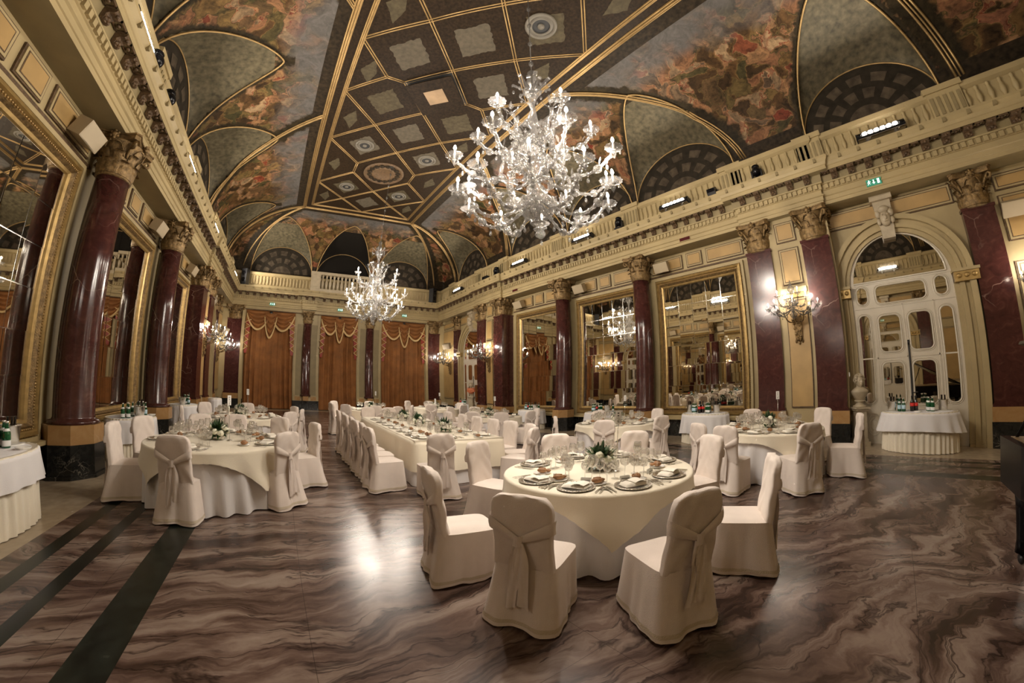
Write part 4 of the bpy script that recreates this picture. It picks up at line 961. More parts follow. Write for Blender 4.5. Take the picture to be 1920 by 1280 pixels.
def setting(cx, cy, ang, z, where, tphrase, ng=4, cutlery=True, bread=True, card=False):
    """ang: direction the diner faces; plate centre at cx, cy"""
    q = ang - pi / 2
    def P(lx, ly, dz=0): x, y = T4m(cx, cy, q, lx, ly); return (x, y, z + dz)
    put('charger_plate', CHARGER, P(0, 0), q, 'silver charger plate at the %s' % where, 'plate', 'silver chargers on ' + tphrase)
    put('napkin', NAPKIN, P(0, .0, .004), q + RND.uniform(-.25, .25), 'folded cream napkin at the %s' % where, 'napkin', 'folded napkins on ' + tphrase)
    gp = [(.05, .28), (.13, .245), (.20, .20), (-.03, .33)]
    for k in range(ng):
        gx, gy = gp[k]; put('wine_glass', GL[k], P(gx + RND.uniform(-.01, .01), gy + RND.uniform(-.01, .01)), 0, '%s glass at the %s' % (GW[k], where), 'wine glass', 'wine glasses on ' + tphrase)
    if cutlery:
        for k, lx in enumerate((-.20, -.235)): put('fork', FORK, P(lx, -.01), q, '%s silver fork at the %s' % (('inner', 'outer')[k], where), 'fork', 'forks on ' + tphrase)
        for k, lx in enumerate((.195, .23)): put('table_knife', KNIFE, P(lx, 0), q, '%s silver knife at the %s' % (('inner', 'outer')[k], where), 'knife', 'knives on ' + tphrase)
    if bread:
        put('bread_plate', BREADP, P(-.24, .21), q, 'white bread plate at the %s' % where, 'bread plate', 'bread plates on ' + tphrase)
        put('bread_roll', ROLL, P(-.24, .21, .006), q + RND.uniform(-1, 1), 'brown bread roll at the %s' % where, 'bread', 'bread rolls on ' + tphrase)
    if card: put('place_card', PCARD, P(.02, .19), q, 'small white place card at the %s' % where, 'place card', 'place cards on ' + tphrase)

# flower centrepiece
def flower_proto():
    t = thing('flower_centrepiece', 'x', 'flower arrangement'); rnd = random.Random(4)
    b = MB(); b.lathe([(.07, 0), (.085, .01), (.09, .05), (.08, .06), (0, .06)], 20); b.build('bowl', M['silver'], t)
    b = MB()
    for k in range(120):
        a = rnd.uniform(0, 2 * pi); el = rnd.uniform(-.25, 1.25); L = rnd.uniform(.07, .13); r0 = .09
        d = Vector((cos(a) * cos(el), sin(a) * cos(el), sin(el))); base = Vector((0, 0, .085)) + d * r0 * rnd.uniform(.6, 1.05); sd = d.cross(Vector((0, 0, 1)));
        if sd.length < .05: sd = Vector((1, 0, 0))
        sd.normalize(); up = sd.cross(d); w = rnd.uniform(.014, .024); cv = rnd.uniform(-.03, .04)
        vs = []
        for i in range(5):
            q = i / 4; ww = w * sin(pi * (.12 + .88 * q) * .95); c = base + d * L * q - up * cv * q * q * 1.5
            vs += [(c - sd * ww)[:], (c + up * .004 * sin(pi * q))[:], (c + sd * ww)[:]]
        fs = []
        for i in range(4): o = i * 3; fs += [(o, o + 1, o + 4, o + 3), (o + 1, o + 2, o + 5, o + 4)]
        b.add(vs, fs, True)
    b.build('foliage', M['leaf'], t)
    for k in range(9):
        a = 2 * pi * k / 9 * 2.0 + .3; el = (.35, .75, .2)[k % 3]; c = Vector((cos(a) * cos(el), sin(a) * cos(el), sin(el))) * .125 + Vector((0, 0, .07)); q = MB(); d = c.normalized()
        def pet(u, v, c=c): return None
        c = c * 1.06; q.ball(c[:], .036, 10, 7)
        for j in range(7):
            aa = j * 2.4; ax = d.orthogonal().normalized(); ay = d.cross(ax); o = c + (ax * cos(aa) + ay * sin(aa)) * .024 - d * .005 * (j % 3); q.ball(o[:], .025, 8, 5)
        q.build('rose', M['rose'], t)
    return Proto(t)
FLOWER = flower_proto()
def number_proto():
    t = thing('table_number_stand', 'x', 'table number')
    b = MB(); b.lathe([(.04, 0), (.04, .006), (.012, .014), (0, .016)], 20); b.build('base', M['silver'], t)
    b = MB(); b.tube([(0, 0, .01), (0, 0, .50)], .0035, 8); b.build('rod', M['silver'], t)
    b = MB(); b.box(-.028, .028, -.002, .002, .47, .60); b.build('card', M['card'], t)
    b = MB()
    for z in (.575, .55): b.box(-.008, .008, -.0032, -.002, z - .006, z + .004)
    b.tube([(-.010, -.003, .525), (.008, -.003, .53), (.010, -.003, .515), (-.010, -.003, .495), (.012, -.003, .495)], .002, 4); b.build('print', M['ink'], t)
    return Proto(t)
NUMBER = number_proto()
# ---------------------------------------------------------------- laying the tables
COMPASS = ['near', 'near right', 'right', 'far right', 'far', 'far left', 'left', 'near left']
def lay_table(key, c, R, phrase, chairs, seed, rot, ng=4, cutlery=True, settings=None, number=True, bread=True, frot=0.0, under=True):
    x0, y0 = c; tp = phrase
    table_frame('round_table', 'round banquet table under two cloths, %s' % tp, (x0, y0, 0), R, 'round banquet tables')
    o = cloth_under(R, seed).build('underskirt_cloth', M['cloth_w'], None, (x0, y0, 0)); tag(o, 'white floor length cloth beneath the cream one, %s' % tp, 'tablecloth', 'white underskirt cloths')
    o = cloth_over(R + .008, 2.06 * R / .93, rot, seed + 1).build('tablecloth', M['cloth'], None, (x0, y0, 0)); tag(o, 'cream scalloped square cloth over the %s' % tp, 'tablecloth', 'cream square cloths')
    view = atan2(y0, x0) + pi                                     # direction from the table to the lens
    def where(a):
        k = round(((a - view) % (2 * pi)) / (pi / 4)) % 8; return k
    used = {}
    for e in chairs:
        a = RAD(e[0]); Rb = e[1] if len(e) > 1 and e[1] else 1.55; face = e[2] if len(e) > 2 else e[0] + 180
        xs, ys = (e[3], e[4]) if len(e) > 3 else (x0 + (Rb - .25) * cos(a), y0 + (Rb - .25) * sin(a))
        k = where(a); used.setdefault(k, []).append((e, xs, ys, face))
    words = []
    for k, L in used.items():
        for i, (e, xs, ys, face) in enumerate(L):
            w = COMPASS[k] + ' side' + ('' if len(L) == 1 else (' first', ' second', ' third')[i])
            chair(xs, ys, face, 'ivory chair at the %s of the %s' % (w, tp), 'chairs at the ' + tp); words.append((RAD(e[0]), w))
    for a in (settings or []):
        a = RAD(a); words.append((a, COMPASS[where(a)] + ' gap'))
    seen = {}
    for a, w in words:
        if w in seen: continue
        seen[w] = 1; setting(x0 + (R - .19) * cos(a), y0 + (R - .19) * sin(a), a + pi, TOPZ + .006, '%s of the %s' % (w, tp), tp, ng, cutlery, bread, card=(key == 'T1' and 'near' in w))
    FLOWER.put((x0, y0, TOPZ + .006), frot, 'white rose and dark leaf centrepiece on the %s' % tp, 'rose centrepieces')
    if number:
        d = view + .9; NUMBER.put((x0 + .20 * cos(d), y0 + .20 * sin(d), TOPZ + .006), view + pi / 2 + .25 * (seed % 3), 'white table number card on a thin rod on the %s' % tp, 'table number stands')
lay_table('T1', (2.75, 2.45), .93, 'nearest round table', [(207, 0, 28, 1.48, 1.83), (244, 0, 70, 2.06, 1.20), (174, 1.68, -8), (281, 0, 118, 3.03, 1.06), (112, 1.5), (66, 1.5), (23, 1.45), (335, 1.45)], 1, RAD(185))
lay_table('T2', (-1.0, 5.45), .97, 'left round table', [(252, 0, 78, -1.24, 4.60), (184, 1.38, 2), (150, 1.5), (112, 1.5), (88, 1.5), (55, 1.5), (18, 1.5), (335, 0, 133, -.19, 4.98)], 2, RAD(267))
lay_table('T3', (-1.1, 8.9), .95, 'second left round table', [(135, 1.5), (195, 1.3), (90, 1.3), (25, 1.4), (350, 1.45), (318, 1.55)], 3, RAD(300), ng=3, cutlery=False, settings=[230, 270])
lay_table('T4', (6.45, 1.80), .93, 'right round table', [(222, 0, 48, 5.57, 1.10), (281, 0, 101, 6.68, .58), (333, 1.6), (30, 1.4), (150, 1.5), (178, 0, -6, 5.18, 1.98)], 4, RAD(177), settings=[75, 110])
lay_table('T5', (6.55, 5.35), .95, 'round table by middle mirror', [(210, 1.55), (255, 1.5), (350, 1.35), (62, 1.3), (140, 1.4)], 5, RAD(250), settings=[25, 100, 300])
lay_table('T6', (6.0, 9.8), .93, 'round table past long one', [(250, 1.5), (340, 1.45), (285, 1.5), (222, 1.5), (80, 1.3), (120, 1.4)], 6, RAD(240), ng=3, cutlery=False)
lay_table('T7', (5.9, 13.6), .90, 'farthest right round table', [(240, 1.5), (292, 1.4), (20, 1.4), (125, 1.4), (80, 1.35)], 7, RAD(250), ng=2, cutlery=False, bread=False)
lay_table('T8', (2.85, 12.1), .88, 'round table by end wall', [(198, 1.5, 12), (150, 1.45, -50), (225, 1.5), (262, 1.45), (290, 1.5), (335, 1.4), (80, 1.3)], 8, RAD(280), ng=2, cutlery=False, bread=False)

# ---------------------------------------------------------------- the long table
LX0, LX1, LY0, LY1 = 1.93, 3.58, 5.36, 9.45
t = thing('long_table', 'long banquet table set for many guests in the middle of the room', 'table', ((LX0 + LX1) / 2, (LY0 + LY1) / 2, 0))
hx, hy = (LX1 - LX0) / 2, (LY1 - LY0) / 2
b = MB(); b.box(-hx + .02, hx - .02, -hy + .02, hy - .02, TOPZ - .03, TOPZ - .002); b.build('tabletop', M['white_wood'], t)
for sx in (-1, 1):
    for sy in (-1, -.33, .33, 1): q = MB(); q.box(sx * (hx - .15) - .02, sx * (hx - .15) + .02, sy * (hy - .2) - .02, sy * (hy - .2) + .02, 0, TOPZ - .03); q.build('leg', M['black'], t)
def rect_cloth(hx, hy, drop, r, seed, amp, scal=0.0, z0=TOPZ):
    rnd = random.Random(seed); p1, p2 = rnd.uniform(0, 6), rnd.uniform(0, 6); b = MB(); n = 300
    base = []
    per = rrect(0, 0, hx, hy, r, 10)
    seg = [math.hypot(per[(i + 1) % len(per)][0] - per[i][0], per[(i + 1) % len(per)][1] - per[i][1]) for i in range(len(per))]; tot = sum(seg)
    for k in range(n):
        t = tot * k / n; i = 0
        while t > seg[i]: t -= seg[i]; i += 1
        q = t / seg[i] if seg[i] else 0; p, w = per[i], per[(i + 1) % len(per)]; x, y = p[0] + (w[0] - p[0]) * q, p[1] + (w[1] - p[1]) * q
        cx, cy = max(-hx + r, min(hx - r, x)), max(-hy + r, min(hy - r, y)); nx, ny = x - cx, y - cy; L = math.hypot(nx, ny) or 1; base.append((x, y, nx / L, ny / L, tot * k / n))
    def f(u, v):
        x, y, nx, ny, s = base[int(round(u * n)) % n]
        if v < .15: q = v / .15; return (x * q, y * q, z0 + .004)
        q = (v - .15) / .85; dz = drop * q; rip = (sin(s * 9 + p1 + sin(s * 2.3)) * .6 + sin(s * 15 + p2) * .4) * amp * q; o = .004 + .03 * q + rip + amp * q
        return (x + nx * o, y + ny * o, max(.006, z0 + .002 - dz - (scal * abs(sin(s * 30)) if q > .95 else 0)))
    b.grid(f, n, 14, cu=True); return b
o = rect_cloth(hx - .012, hy - .012, TOPZ - .01, .10, 21, .018).build('underskirt_cloth', M['cloth_w'], None, (t.location.x, t.location.y, -.004)); tag(o, 'white floor length cloth under the cream cloth of the long table', 'tablecloth')
o = rect_cloth(hx + .004, hy + .004, .50, .12, 22, .022, .008).build('tablecloth', M['cloth'], None, t.location); tag(o, 'cream cloth hanging in folds over the long table', 'tablecloth')
LP = 'long table'
NTH = ['first', 'second', 'third', 'fourth', 'fifth', 'sixth', 'seventh', 'eighth', 'ninth', 'tenth']
for i, y in enumerate((5.42, 5.95, 6.45, 6.98, 7.50, 8.02, 8.60)):
    chair(1.47 + (.03 if i % 2 else 0), y, (8, -3, 4, -2, 3, -4, 2)[i], 'ivory chair, %s from the near end along the left of the long table' % NTH[i], 'chairs along the left of the long table')
    setting(LX0 + .22, y + (.22 if i == 0 else 0), 0, TOPZ + .006, '%s left place up the long table' % NTH[i], LP, 4, i < 4)
for i, y in enumerate((6.05, 6.70, 7.35, 8.05, 8.85)):
    chair(3.92, y, 180 + (4, -3, 2, -2, 3)[i], 'ivory chair, %s from the near end along the right of the long table' % NTH[i], 'chairs along the right of the long table')
for i, y in enumerate((5.75, 6.40, 7.05, 7.70, 8.35, 8.95)):
    setting(LX1 - .22, y, pi, TOPZ + .006, '%s right place up the long table' % NTH[i], LP, 4, i < 3)
chair(2.05, 4.86, 90, 'ivory chair seen from behind at the near end of the long table', 'chairs at the ends of the long table')
chair(3.55, 4.95, 122, 'ivory covered chair turned at the near right corner of the long table', 'chairs at the ends of the long table')
chair(3.85, 5.42, 165, 'ivory chair behind the turned one, near right corner of the long table', 'chairs at the ends of the long table')
chair(2.25, 9.72, 270, 'ivory covered chair at the left of the far end of the long table', 'chairs at the ends of the long table')
chair(2.85, 9.78, 262, 'ivory covered chair at the right of the far end of the long table', 'chairs at the ends of the long table')
setting(2.62, LY0 + .22, pi / 2, TOPZ + .006, 'near end of the long table', LP, 4, True); setting(2.6, LY1 - .22, -pi / 2, TOPZ + .006, 'far end of the long table', LP, 4, False)
for (x, y, w) in ((2.92, 6.35, 'nearest'), (2.80, 7.45, 'middle'), (2.85, 8.6, 'farthest')): FLOWER.put((x, y, TOPZ + .006), y, '%s of the three rose centrepieces on the long table' % w, 'rose centrepieces')
NUMBER.put((2.98, 6.9, TOPZ + .006), pi * .2, 'white table number card on a thin rod on the long table', 'table number stands')

# ---------------------------------------------------------------- drinks tables along the walls
def bottle_proto(name, glass, lbl, cat, label, h=.27, r=.038, cap='silver', neck=.3, lz=(.05, .13)):
    t = thing(name, label, cat); b = MB(); b.lathe([(r * .9, 0), (r, .006), (r, h * .52), (r * .85, h * .60), (r * .42, h * .76), (r * .36, h * .95), (r * .42, h * .955), (r * .42, h * .98), (0, h * .98)], 18); b.build('body', M[glass], t)
    b = MB(); b.lathe([(r * 1.01, lz[0]), (r * 1.02, lz[0] + .002), (r * 1.02, lz[1]), (r * 1.01, lz[1])], 18, cap=False); b.build('label', M[lbl], t)
    b = MB(); b.lathe([(r * .45, h * .93), (r * .46, h), (0, h + .003)], 12); b.build('cap', M[cap], t); 
    if lbl != 'lbl_red': b = MB(); b.lathe([(r * .80, h * .63), (r * .56, h * .73)], 14, cap=False); b.build('neck_label', M['lbl_white'], t)
    return Proto(t)
WATER = bottle_proto('water_bottle', 'green_glass', 'lbl_blue', 'bottle', 'x'); FIZZ = bottle_proto('water_bottle', 'green_glass', 'lbl_white', 'bottle', 'x', lz=(.02, .08)); COLA = bottle_proto('dark_bottle', 'dark_glass', 'lbl_red', 'bottle', 'x', h=.30, r=.042, cap='black', lz=(.10, .165))
def bucket_proto():
    t = thing('ice_bucket', 'x', 'ice bucket'); b = MB(); b.lathe([(.07, 0), (.075, .006), (.095, .19), (.105, .20), (.10, .204), (.088, .19), (.068, .012), (0, .012)], 28); b.build('pail', M['silver'], t)
    for q in (-1, 1): b = MB(); b.tube([(q * .09, 0, .15), (q * .12, 0, .155), (q * .125, 0, .125), (q * .088, 0, .11)], .006, 6); b.build('handle', M['silver'], t)
    b = MB(); b.grid(lambda u, v: (-.05 + .10 * u + .01 * sin(6 * v), -.105 - .012 * sin(5 * u) if v > .3 else -.10 + .2 * (1 - v / .3) * .5, .21 - .15 * max(0, v - .3) / .7), 8, 8); b.build('napkin', M['napkin'], t)
    b = MB(); b.lathe([(.13, -.006), (.135, .0), (.10, .002), (0, .001)], 24); b.build('saucer', M['porcelain'], t)
    for (x, y, tz) in ((.03, .02, .25), (-.03, .03, .0), (.0, -.03, .1)): b = MB(); b.lathe([(.034, .02), (.034, .12), (.014, .20), (.013, .285), (.016, .29), (0, .292)], 12, (x, y, 0)); b.build('wine_bottle', M['dark_glass'], t)
    return Proto(t)
BUCKET = bucket_proto()
b = MB(); b.lathe([(.05, 0), (.055, .005), (.075, .025), (.07, .025), (.05, .008), (0, .008)], 20); DISH = b.mesh('small_dish', M['porcelain'])
def service_table(x, y, rx, ry, h, where, drop, over, skirt=True):
    t = thing('drinks_table', 'cloth covered drinks table %s' % where, 'table', (x, y, 0), 0, 'drinks tables along the walls')
    b = MB(); b.lathe([(0, h - .03), (1, h - .03), (1, h - .002), (0, h - .002)], 40, smooth=False); b.v = [(p[0] * (rx - .02), p[1] * (ry - .02), p[2]) for p in b.v]; b.build('tabletop', M['white_wood'], t)
    for k in range(4): a = pi / 4 + k * pi / 2; q = MB(); q.tube([(rx * .6 * cos(a), ry * .6 * sin(a), 0), (rx * .6 * cos(a), ry * .6 * sin(a), h - .03)], .018, 6); q.build('leg', M['black'], t)
    p1 = RND.uniform(0, 6); b = MB()
    def sk(u, v):
        a = 2 * pi * u; r = 1 - .02 + (.03 * sin(a * 44) + .012 * sin(a * 27 + p1)) * (.35 + .65 * v); return (rx * r * cos(a), ry * r * sin(a), (h - .006) * (1 - v) + .008)
    b.grid(sk, 264, 4, cu=True); o = b.build('pleated_skirt', M['cloth'], None, (x, y, 0)); tag(o, 'pleated cream skirt round the drinks table %s' % where, 'table skirt', 'pleated table skirts')
    b = MB()
    def ov(u, v):
        a = 2 * pi * u
        if v < .2: r = v / .2; return (rx * r * cos(a), ry * r * sin(a), h + .004)
        q = (v - .2) / .8; r = 1 + .015 + (.04 + .035 * sin(a * 16 + p1 + sin(3 * a))) * q + over * q; return (rx * r * cos(a), ry * r * sin(a), h + .002 - (drop * (1 + .08 * sin(2 * a + p1))) * q)
    b.grid(ov, 160, 12, cu=True); o = b.build('tablecloth', M['cloth_w'], None, (x, y, 0)); tag(o, 'white cloth draped over the drinks table %s' % where, 'tablecloth', 'white drinks table cloths')
def drinks(x, y, h, where, items, dirx):
    """items: (kind, along the wall, out from the wall)"""
    cnt = {}
    for kind, ly, lx in sorted(items, key=lambda e: e[1]):
        px, py = x - dirx * lx, y + ly; cnt[kind] = cnt.get(kind, 0) + 1; k = cnt[kind]
        if kind == 'w': WATER.put((px, py, h + .004), pi * (dirx > 0) + .3 * k, 'green bottle with blue label, %s of its sort, %s' % (NTH[k - 1], where), 'green water bottles on the drinks table ' + where)
        elif kind == 'f': FIZZ.put((px, py, h + .004), .4 * k, 'green bottle with white label, %s of its sort, %s' % (NTH[k - 1], where), 'white labelled bottles on the drinks table ' + where)
        elif kind == 'c': COLA.put((px, py, h + .004), .4 * k, 'dark bottle with red label, %s of its sort, %s' % (NTH[k - 1], where), 'red labelled bottles on the drinks table ' + where)
        elif kind == 'b': BUCKET.put((px, py, h + .010), pi / 2 * dirx + .3, '%s ice bucket with napkin and bottles, %s' % (('near', 'far')[k - 1], where), 'silver ice buckets')
        elif kind == 'd': put('small_dish', DISH, (px, py, h + .004), 0, 'small white dish on the drinks table %s' % where, 'dish', 'small dishes on the drinks tables')
SH = .76
service_table(9.14, -.70, .50, .70, SH, 'before the near arched door', .36, .10)
drinks(9.14, -.70, SH, 'before the near arched door', [('b', -.44, -.05), ('f', -.25, .02), ('f', -.18, .08), ('f', -.24, .14), ('f', -.17, -.02), ('c', .12, .06), ('c', .05, .02), ('c', .10, -.06), ('w', .28, .1), ('w', .36, .08), ('b', .50, .06), ('d', .04, .30)], 1)
service_table(8.95, 4.25, .50, .66, SH, 'under the nearest right mirror', .52, .05)
drinks(8.95, 4.25, SH, 'under the nearest right mirror', [('b', -.36, .05), ('f', -.16, .05), ('f', -.10, .12), ('f', -.08, .0), ('f', -.17, .14), ('c', .05, .04), ('c', .12, .1), ('c', .14, .0), ('w', .26, .12), ('w', .33, .08), ('w', .28, .0), ('b', .48, -.02), ('d', .2, .26)], 1)
service_table(8.98, 8.05, .48, .58, SH, 'under the middle right mirror', .45, .05)
drinks(8.98, 8.05, SH, 'under the middle right mirror', [('b', -.30, .05), ('f', -.42, -.1), ('f', -.05, .05), ('f', .0, .1), ('f', .04, .02), ('c', .10, .1), ('w', .22, .1), ('w', .29, .1), ('w', .25, .02)], 1)
service_table(8.98, 11.65, .46, .56, SH, 'under the farthest right mirror', .5, .05)
drinks(8.98, 11.65, SH, 'under the farthest right mirror', [('b', -.28, .05), ('f', -.42, 0), ('f', -.08, .05), ('f', 0, .1), ('c', .08, .1), ('w', .18, .1), ('w', .26, .1), ('w', .2, 0)], 1)
service_table(8.95, 16.9, .50, .50, SH, 'before the distant arched door', .4, .05)
drinks(8.95, 16.9, SH, 'before the distant arched door', [('f', -.2, .1), ('f', -.1, .1), ('w', 0, .1), ('w', .1, .1), ('c', .3, .1), ('w', -.05, .0)], 1)
service_table(-3.20, 4.16, .45, .72, SH, 'under the nearest left mirror', .34, .04)
drinks(-3.20, 4.16, SH, 'under the nearest left mirror', [('c', .20, .06), ('f', .30, .12), ('f', .36, .05), ('f', .33, .0), ('f', .27, -.02), ('b', .50, .02), ('d', .25, .32)], -1)
service_table(-3.18, 7.95, .45, .56, SH, 'between the left wall columns', .46, .04)
drinks(-3.18, 7.95, SH, 'between the left wall columns', [('b', -.14, .22), ('f', -.40, 0), ('f', -.34, .08), ('f', -.2, 0), ('f', -.1, -.02), ('f', 0, .02), ('w', .08, .24), ('w', .14, .16), ('f', .26, .05), ('f', .32, .10), ('f', .3, 0), ('b', .42, .02), ('d', .3, .3)], -1)
service_table(-3.18, 11.75, .42, .52, SH, 'beyond the second left column', .48, .04)
drinks(-3.18, 11.75, SH, 'beyond the second left column', [('b', -.30, .05), ('w', -.05, .16), ('f', 0, .05), ('f', .06, .1), ('c', .22, .1), ('f', .12, 0)], -1)
service_table(-2.85, 14.9, .26, .30, .80, 'in the far left corner', .62, .03)
# ---------------------------------------------------------------- chandeliers and wall candelabra of clear glass
def cup_mesh(s=1.0):
    b = MB(); n = 24
    def f(u, v):
        a = 2 * pi * u; r = (.018 + .085 * sin(v * pi * .55)) * s; w = 1 + .07 * cos(a * 12) * v; return (r * w * cos(a), r * w * sin(a), (.0 + .055 * v ** 1.5 - .022 * max(0, v - .75) * 4 * .6) * s)
    b.grid(f, n, 6, cu=True); b.lathe([(.012 * s, -.05 * s), (.03 * s, -.03 * s), (.018 * s, -.01 * s), (.024 * s, .01 * s), (.016 * s, .03 * s)], 10)
    for k in range(4): a = pi / 4 + k * pi / 2; b.ball((.075 * s * cos(a), .075 * s * sin(a), -.01 * s), .012 * s, 6, 4, sz=1.8)
    return b.mesh('candle_cup', M['crystal'])
def candle_mesh(s=1.0): b = MB(); b.lathe([(.013 * s, .01 * s), (.013 * s, .11 * s), (0, .112 * s)], 8); return b.mesh('candle_tube', M['porcelain'])
def bulb_mesh(s=1.0): b = MB(); b.lathe([(.008 * s, .11 * s), (.017 * s, .128 * s), (.015 * s, .15 * s), (.005 * s, .176 * s), (0, .18 * s)], 8); return b.mesh('bulb', M['bulb'])
def arm_mesh(r, z0, dip, z1, s=1.0, thick=.02):
    b = MB(); pts = []; n = 22
    for i in range(n + 1):
        t = i / n; x = .06 + (r - .06) * (1 - (1 - t) ** 1.25); z = z0 + (z1 - z0) * max(0, (t - .55) / .45) ** 2 - dip * sin(pi * min(1, t / .85)) * (1 if t < .85 else 0); pts.append((x, .0, z))
    pts[-1] = (r, 0, z1 - .05 * s); pts[-2] = (r - .01, 0, z1 - .10 * s)
    b.tube(pts, [thick * (1 + .22 * sin(i * 2.4)) for i in range(n + 1)], 7)
    for i in range(2, n, 2): p = pts[i]; b.ball((p[0], 0, p[2]), thick * 1.75, 7, 5, sx=.6)
    # blown balls, leaves and drops
    for i in (9, 15): p = pts[i]; b.ball((p[0], 0, p[2]), thick * 2.9, 10, 7)
    for i in (5, 12, 18):
        p = pts[i]; b.ball((p[0], 0, p[2] - thick * 3.6), thick * .7, 6, 4); b.ball((p[0], 0, p[2] - thick * 5.2), thick * 1.0, 7, 5, sz=1.6)
    for q in (-1, 1):
        for i in (8, 16):
            p = pts[i]; b.grid(lambda u, v, p=p, q=q: (p[0] + .05 * s * (u - .3), q * (.02 + .06 * s * u * (1 - .3 * v)) + .03 * s * (v - .5) * sin(pi * u), p[2] + .09 * s * u + .02 * s * sin(pi * u)), 4, 3)
    return b.mesh('arm', M['crystal'])
def scroll_mesh(h0, h1, r, s=1.0):
    b = MB(); pts = []
    for i in range(25): t = i / 24; pts.append((r + .12 * s * sin(2 * pi * t * 1.0) * (1 - .4 * t), .03 * s * sin(7 * t * pi), h0 + (h1 - h0) * t))
    b.tube(pts, [.022 * s * (1 + .35 * sin(i * 2.2)) for i in range(25)], 7)
    for i in (4, 9, 14, 19): p = pts[i]; b.ball(p, .05 * s, 9, 6)
    e = pts[-1]
    for k in range(5): a = 2 * pi * k / 5; b.grid(lambda u, v, a=a: (e[0] + (.02 + .09 * s * sin(u * 2.2)) * cos(a) + .02 * s * (v - .5) * -sin(a) * sin(pi * u), e[1] + (.02 + .09 * s * sin(u * 2.2)) * sin(a) + .05 * s * (v - .5) * cos(a) * sin(pi * u), e[2] + .17 * s * u - .05 * s * u * u), 6, 3)
    b.ball((e[0], e[1], e[2] + .12 * s), .035 * s, 8, 6)
    return b.mesh('scroll', M['crystal'])
CUP, TUBE, BULB = cup_mesh(1.15), candle_mesh(1.15), bulb_mesh(1.25)
CUPS, TUBES, BULBS = cup_mesh(.75), candle_mesh(.85), bulb_mesh(.85)
def add_arm(t, me, a, r, z1, small=False):
    o = link_mesh('arm', me, t, (0, 0, 0), a)
    for nm, m in (('candle_cup', CUPS if small else CUP), ('candle_tube', TUBES if small else TUBE), ('bulb', BULBS if small else BULB)): link_mesh(nm, m, o, (r, 0, z1))
def candle_light(loc, e, rad, parent=None):
    l = bpy.data.lights.new('candle_light', 'POINT'); l.energy = e; l.color = (1.0, .89, .77); l.shadow_soft_size = rad
    o = bpy.data.objects.new('candle_light', l); COL.objects.link(o); o.location = loc; return o
TIER = [(10, 1.02, .55, .30, .62, .0), (8, 1.10, .88, .10, 1.08, .25), (6, .82, 1.45, .05, 1.72, .1)]
ARMM = [arm_mesh(r, z0, dip, z1, 1.1) for n, r, z0, dip, z1, ph in TIER]; SCR = scroll_mesh(.60, 2.05, .34, 1.2); SCR2 = scroll_mesh(.75, 1.65, .20, 1.0)
def chandelier_root():
    t = thing('chandelier', 'x', 'chandelier')
    b = MB(); b.lathe([(0, 0), (.03, .01), (.045, .04), (.03, .07), (.02, .08), (.05, .10), (.06, .12), (.02, .15), (.05, .17), (.09, .19), (.10, .21), (.05, .23)], 16); b.build('finial', M['crystal'], t)
    b = MB(); b.grid(lambda u, v: ((.05 + .20 * sin(v * pi * .5)) * (1 + .04 * cos(2 * pi * u * 16)) * cos(2 * pi * u), (.05 + .20 * sin(v * pi * .5)) * (1 + .04 * cos(2 * pi * u * 16)) * sin(2 * pi * u), .23 + .30 * v ** 1.4), 48, 8, cu=True); b.build('bowl', M['crystal'], t)
    b = MB(); b.lathe([(.04, .25), (.05, .55), (.12, .62), (.14, .70), (.06, .80), (.05, .95), (.11, 1.02), (.13, 1.12), (.05, 1.22), (.045, 1.4), (.10, 1.48), (.12, 1.58), (.05, 1.68), (.04, 1.85), (.07, 1.95), (.05, 2.1), (.03, 2.3), (.05, 2.42), (.09, 2.5), (.04, 2.58)], 16); b.build('stem', M['crystal'], t)
    for (n, r, z0, dip, z1, ph), me in zip(TIER, ARMM):
        for k in range(n): add_arm(t, me, ph + 2 * pi * k / n, r, z1)
    for k in range(6): link_mesh('scroll', SCR, t, (0, 0, 0), 2 * pi * (k + .5) / 6)
    for k in range(6): link_mesh('scroll', SCR2, t, (0, 0, 0), 2 * pi * k / 6)
    b = MB(); rnd = random.Random(2)
    for k in range(14):
        a = 2 * pi * k / 14; L = .20 + .10 * (k % 2)
        b.grid(lambda u, v, a=a, L=L: ((.05 + L * sin(u * 1.9) * .9) * cos(a) - .07 * (v - .5) * sin(a) * sin(pi * u * .95), (.05 + L * sin(u * 1.9) * .9) * sin(a) + .07 * (v - .5) * cos(a) * sin(pi * u * .95), 2.62 + .30 * u - .36 * max(0, u - .55)), 7, 3)
        b.ball(((.05 + L * .8) * cos(a), (.05 + L * .8) * sin(a), 2.62), .022, 6, 4, sz=1.7)
    b.lathe([(.10, 2.55), (.15, 2.60), (.13, 2.68), (.06, 2.74), (.09, 2.84), (.05, 2.95), (.07, 3.05), (.02, 3.12)], 14); b.build('plume', M['crystal'], t)
    return t
CHAND = [chandelier_root()]
def chandelier(x, y, zb, label):
    t = CHAND[0] if not CHAND[0].get('done') else dup(CHAND[0], (0, 0, 0))
    t['done'] = 1; t['label'] = label; t['group'] = 'tiered glass chandeliers'; t.location = (x, y, zb); t.rotation_euler = (0, 0, .2)
    return t
CPOS = [(2.72, 3.35, 3.36, 'large tiered clear glass chandelier hanging above the nearest tables'), (3.02, 12.7, 3.60, 'tiered clear glass chandelier hanging farther off before the end wall')]
for x, y, zb, lb in CPOS:
    t = chandelier(x, y, zb, lb)
    for k in range(6): a = 2 * pi * k / 6; candle_light((x + .98 * cos(a), y + .98 * sin(a), zb + .95), 42, .06)
    for k in range(4): a = 2 * pi * k / 4 + .4; candle_light((x + .80 * cos(a), y + .80 * sin(a), zb + 1.95), 30, .06)
for t in [o for o in COL.objects if o.name.startswith('chandelier')]:
    if 'done' in t: del t['done']
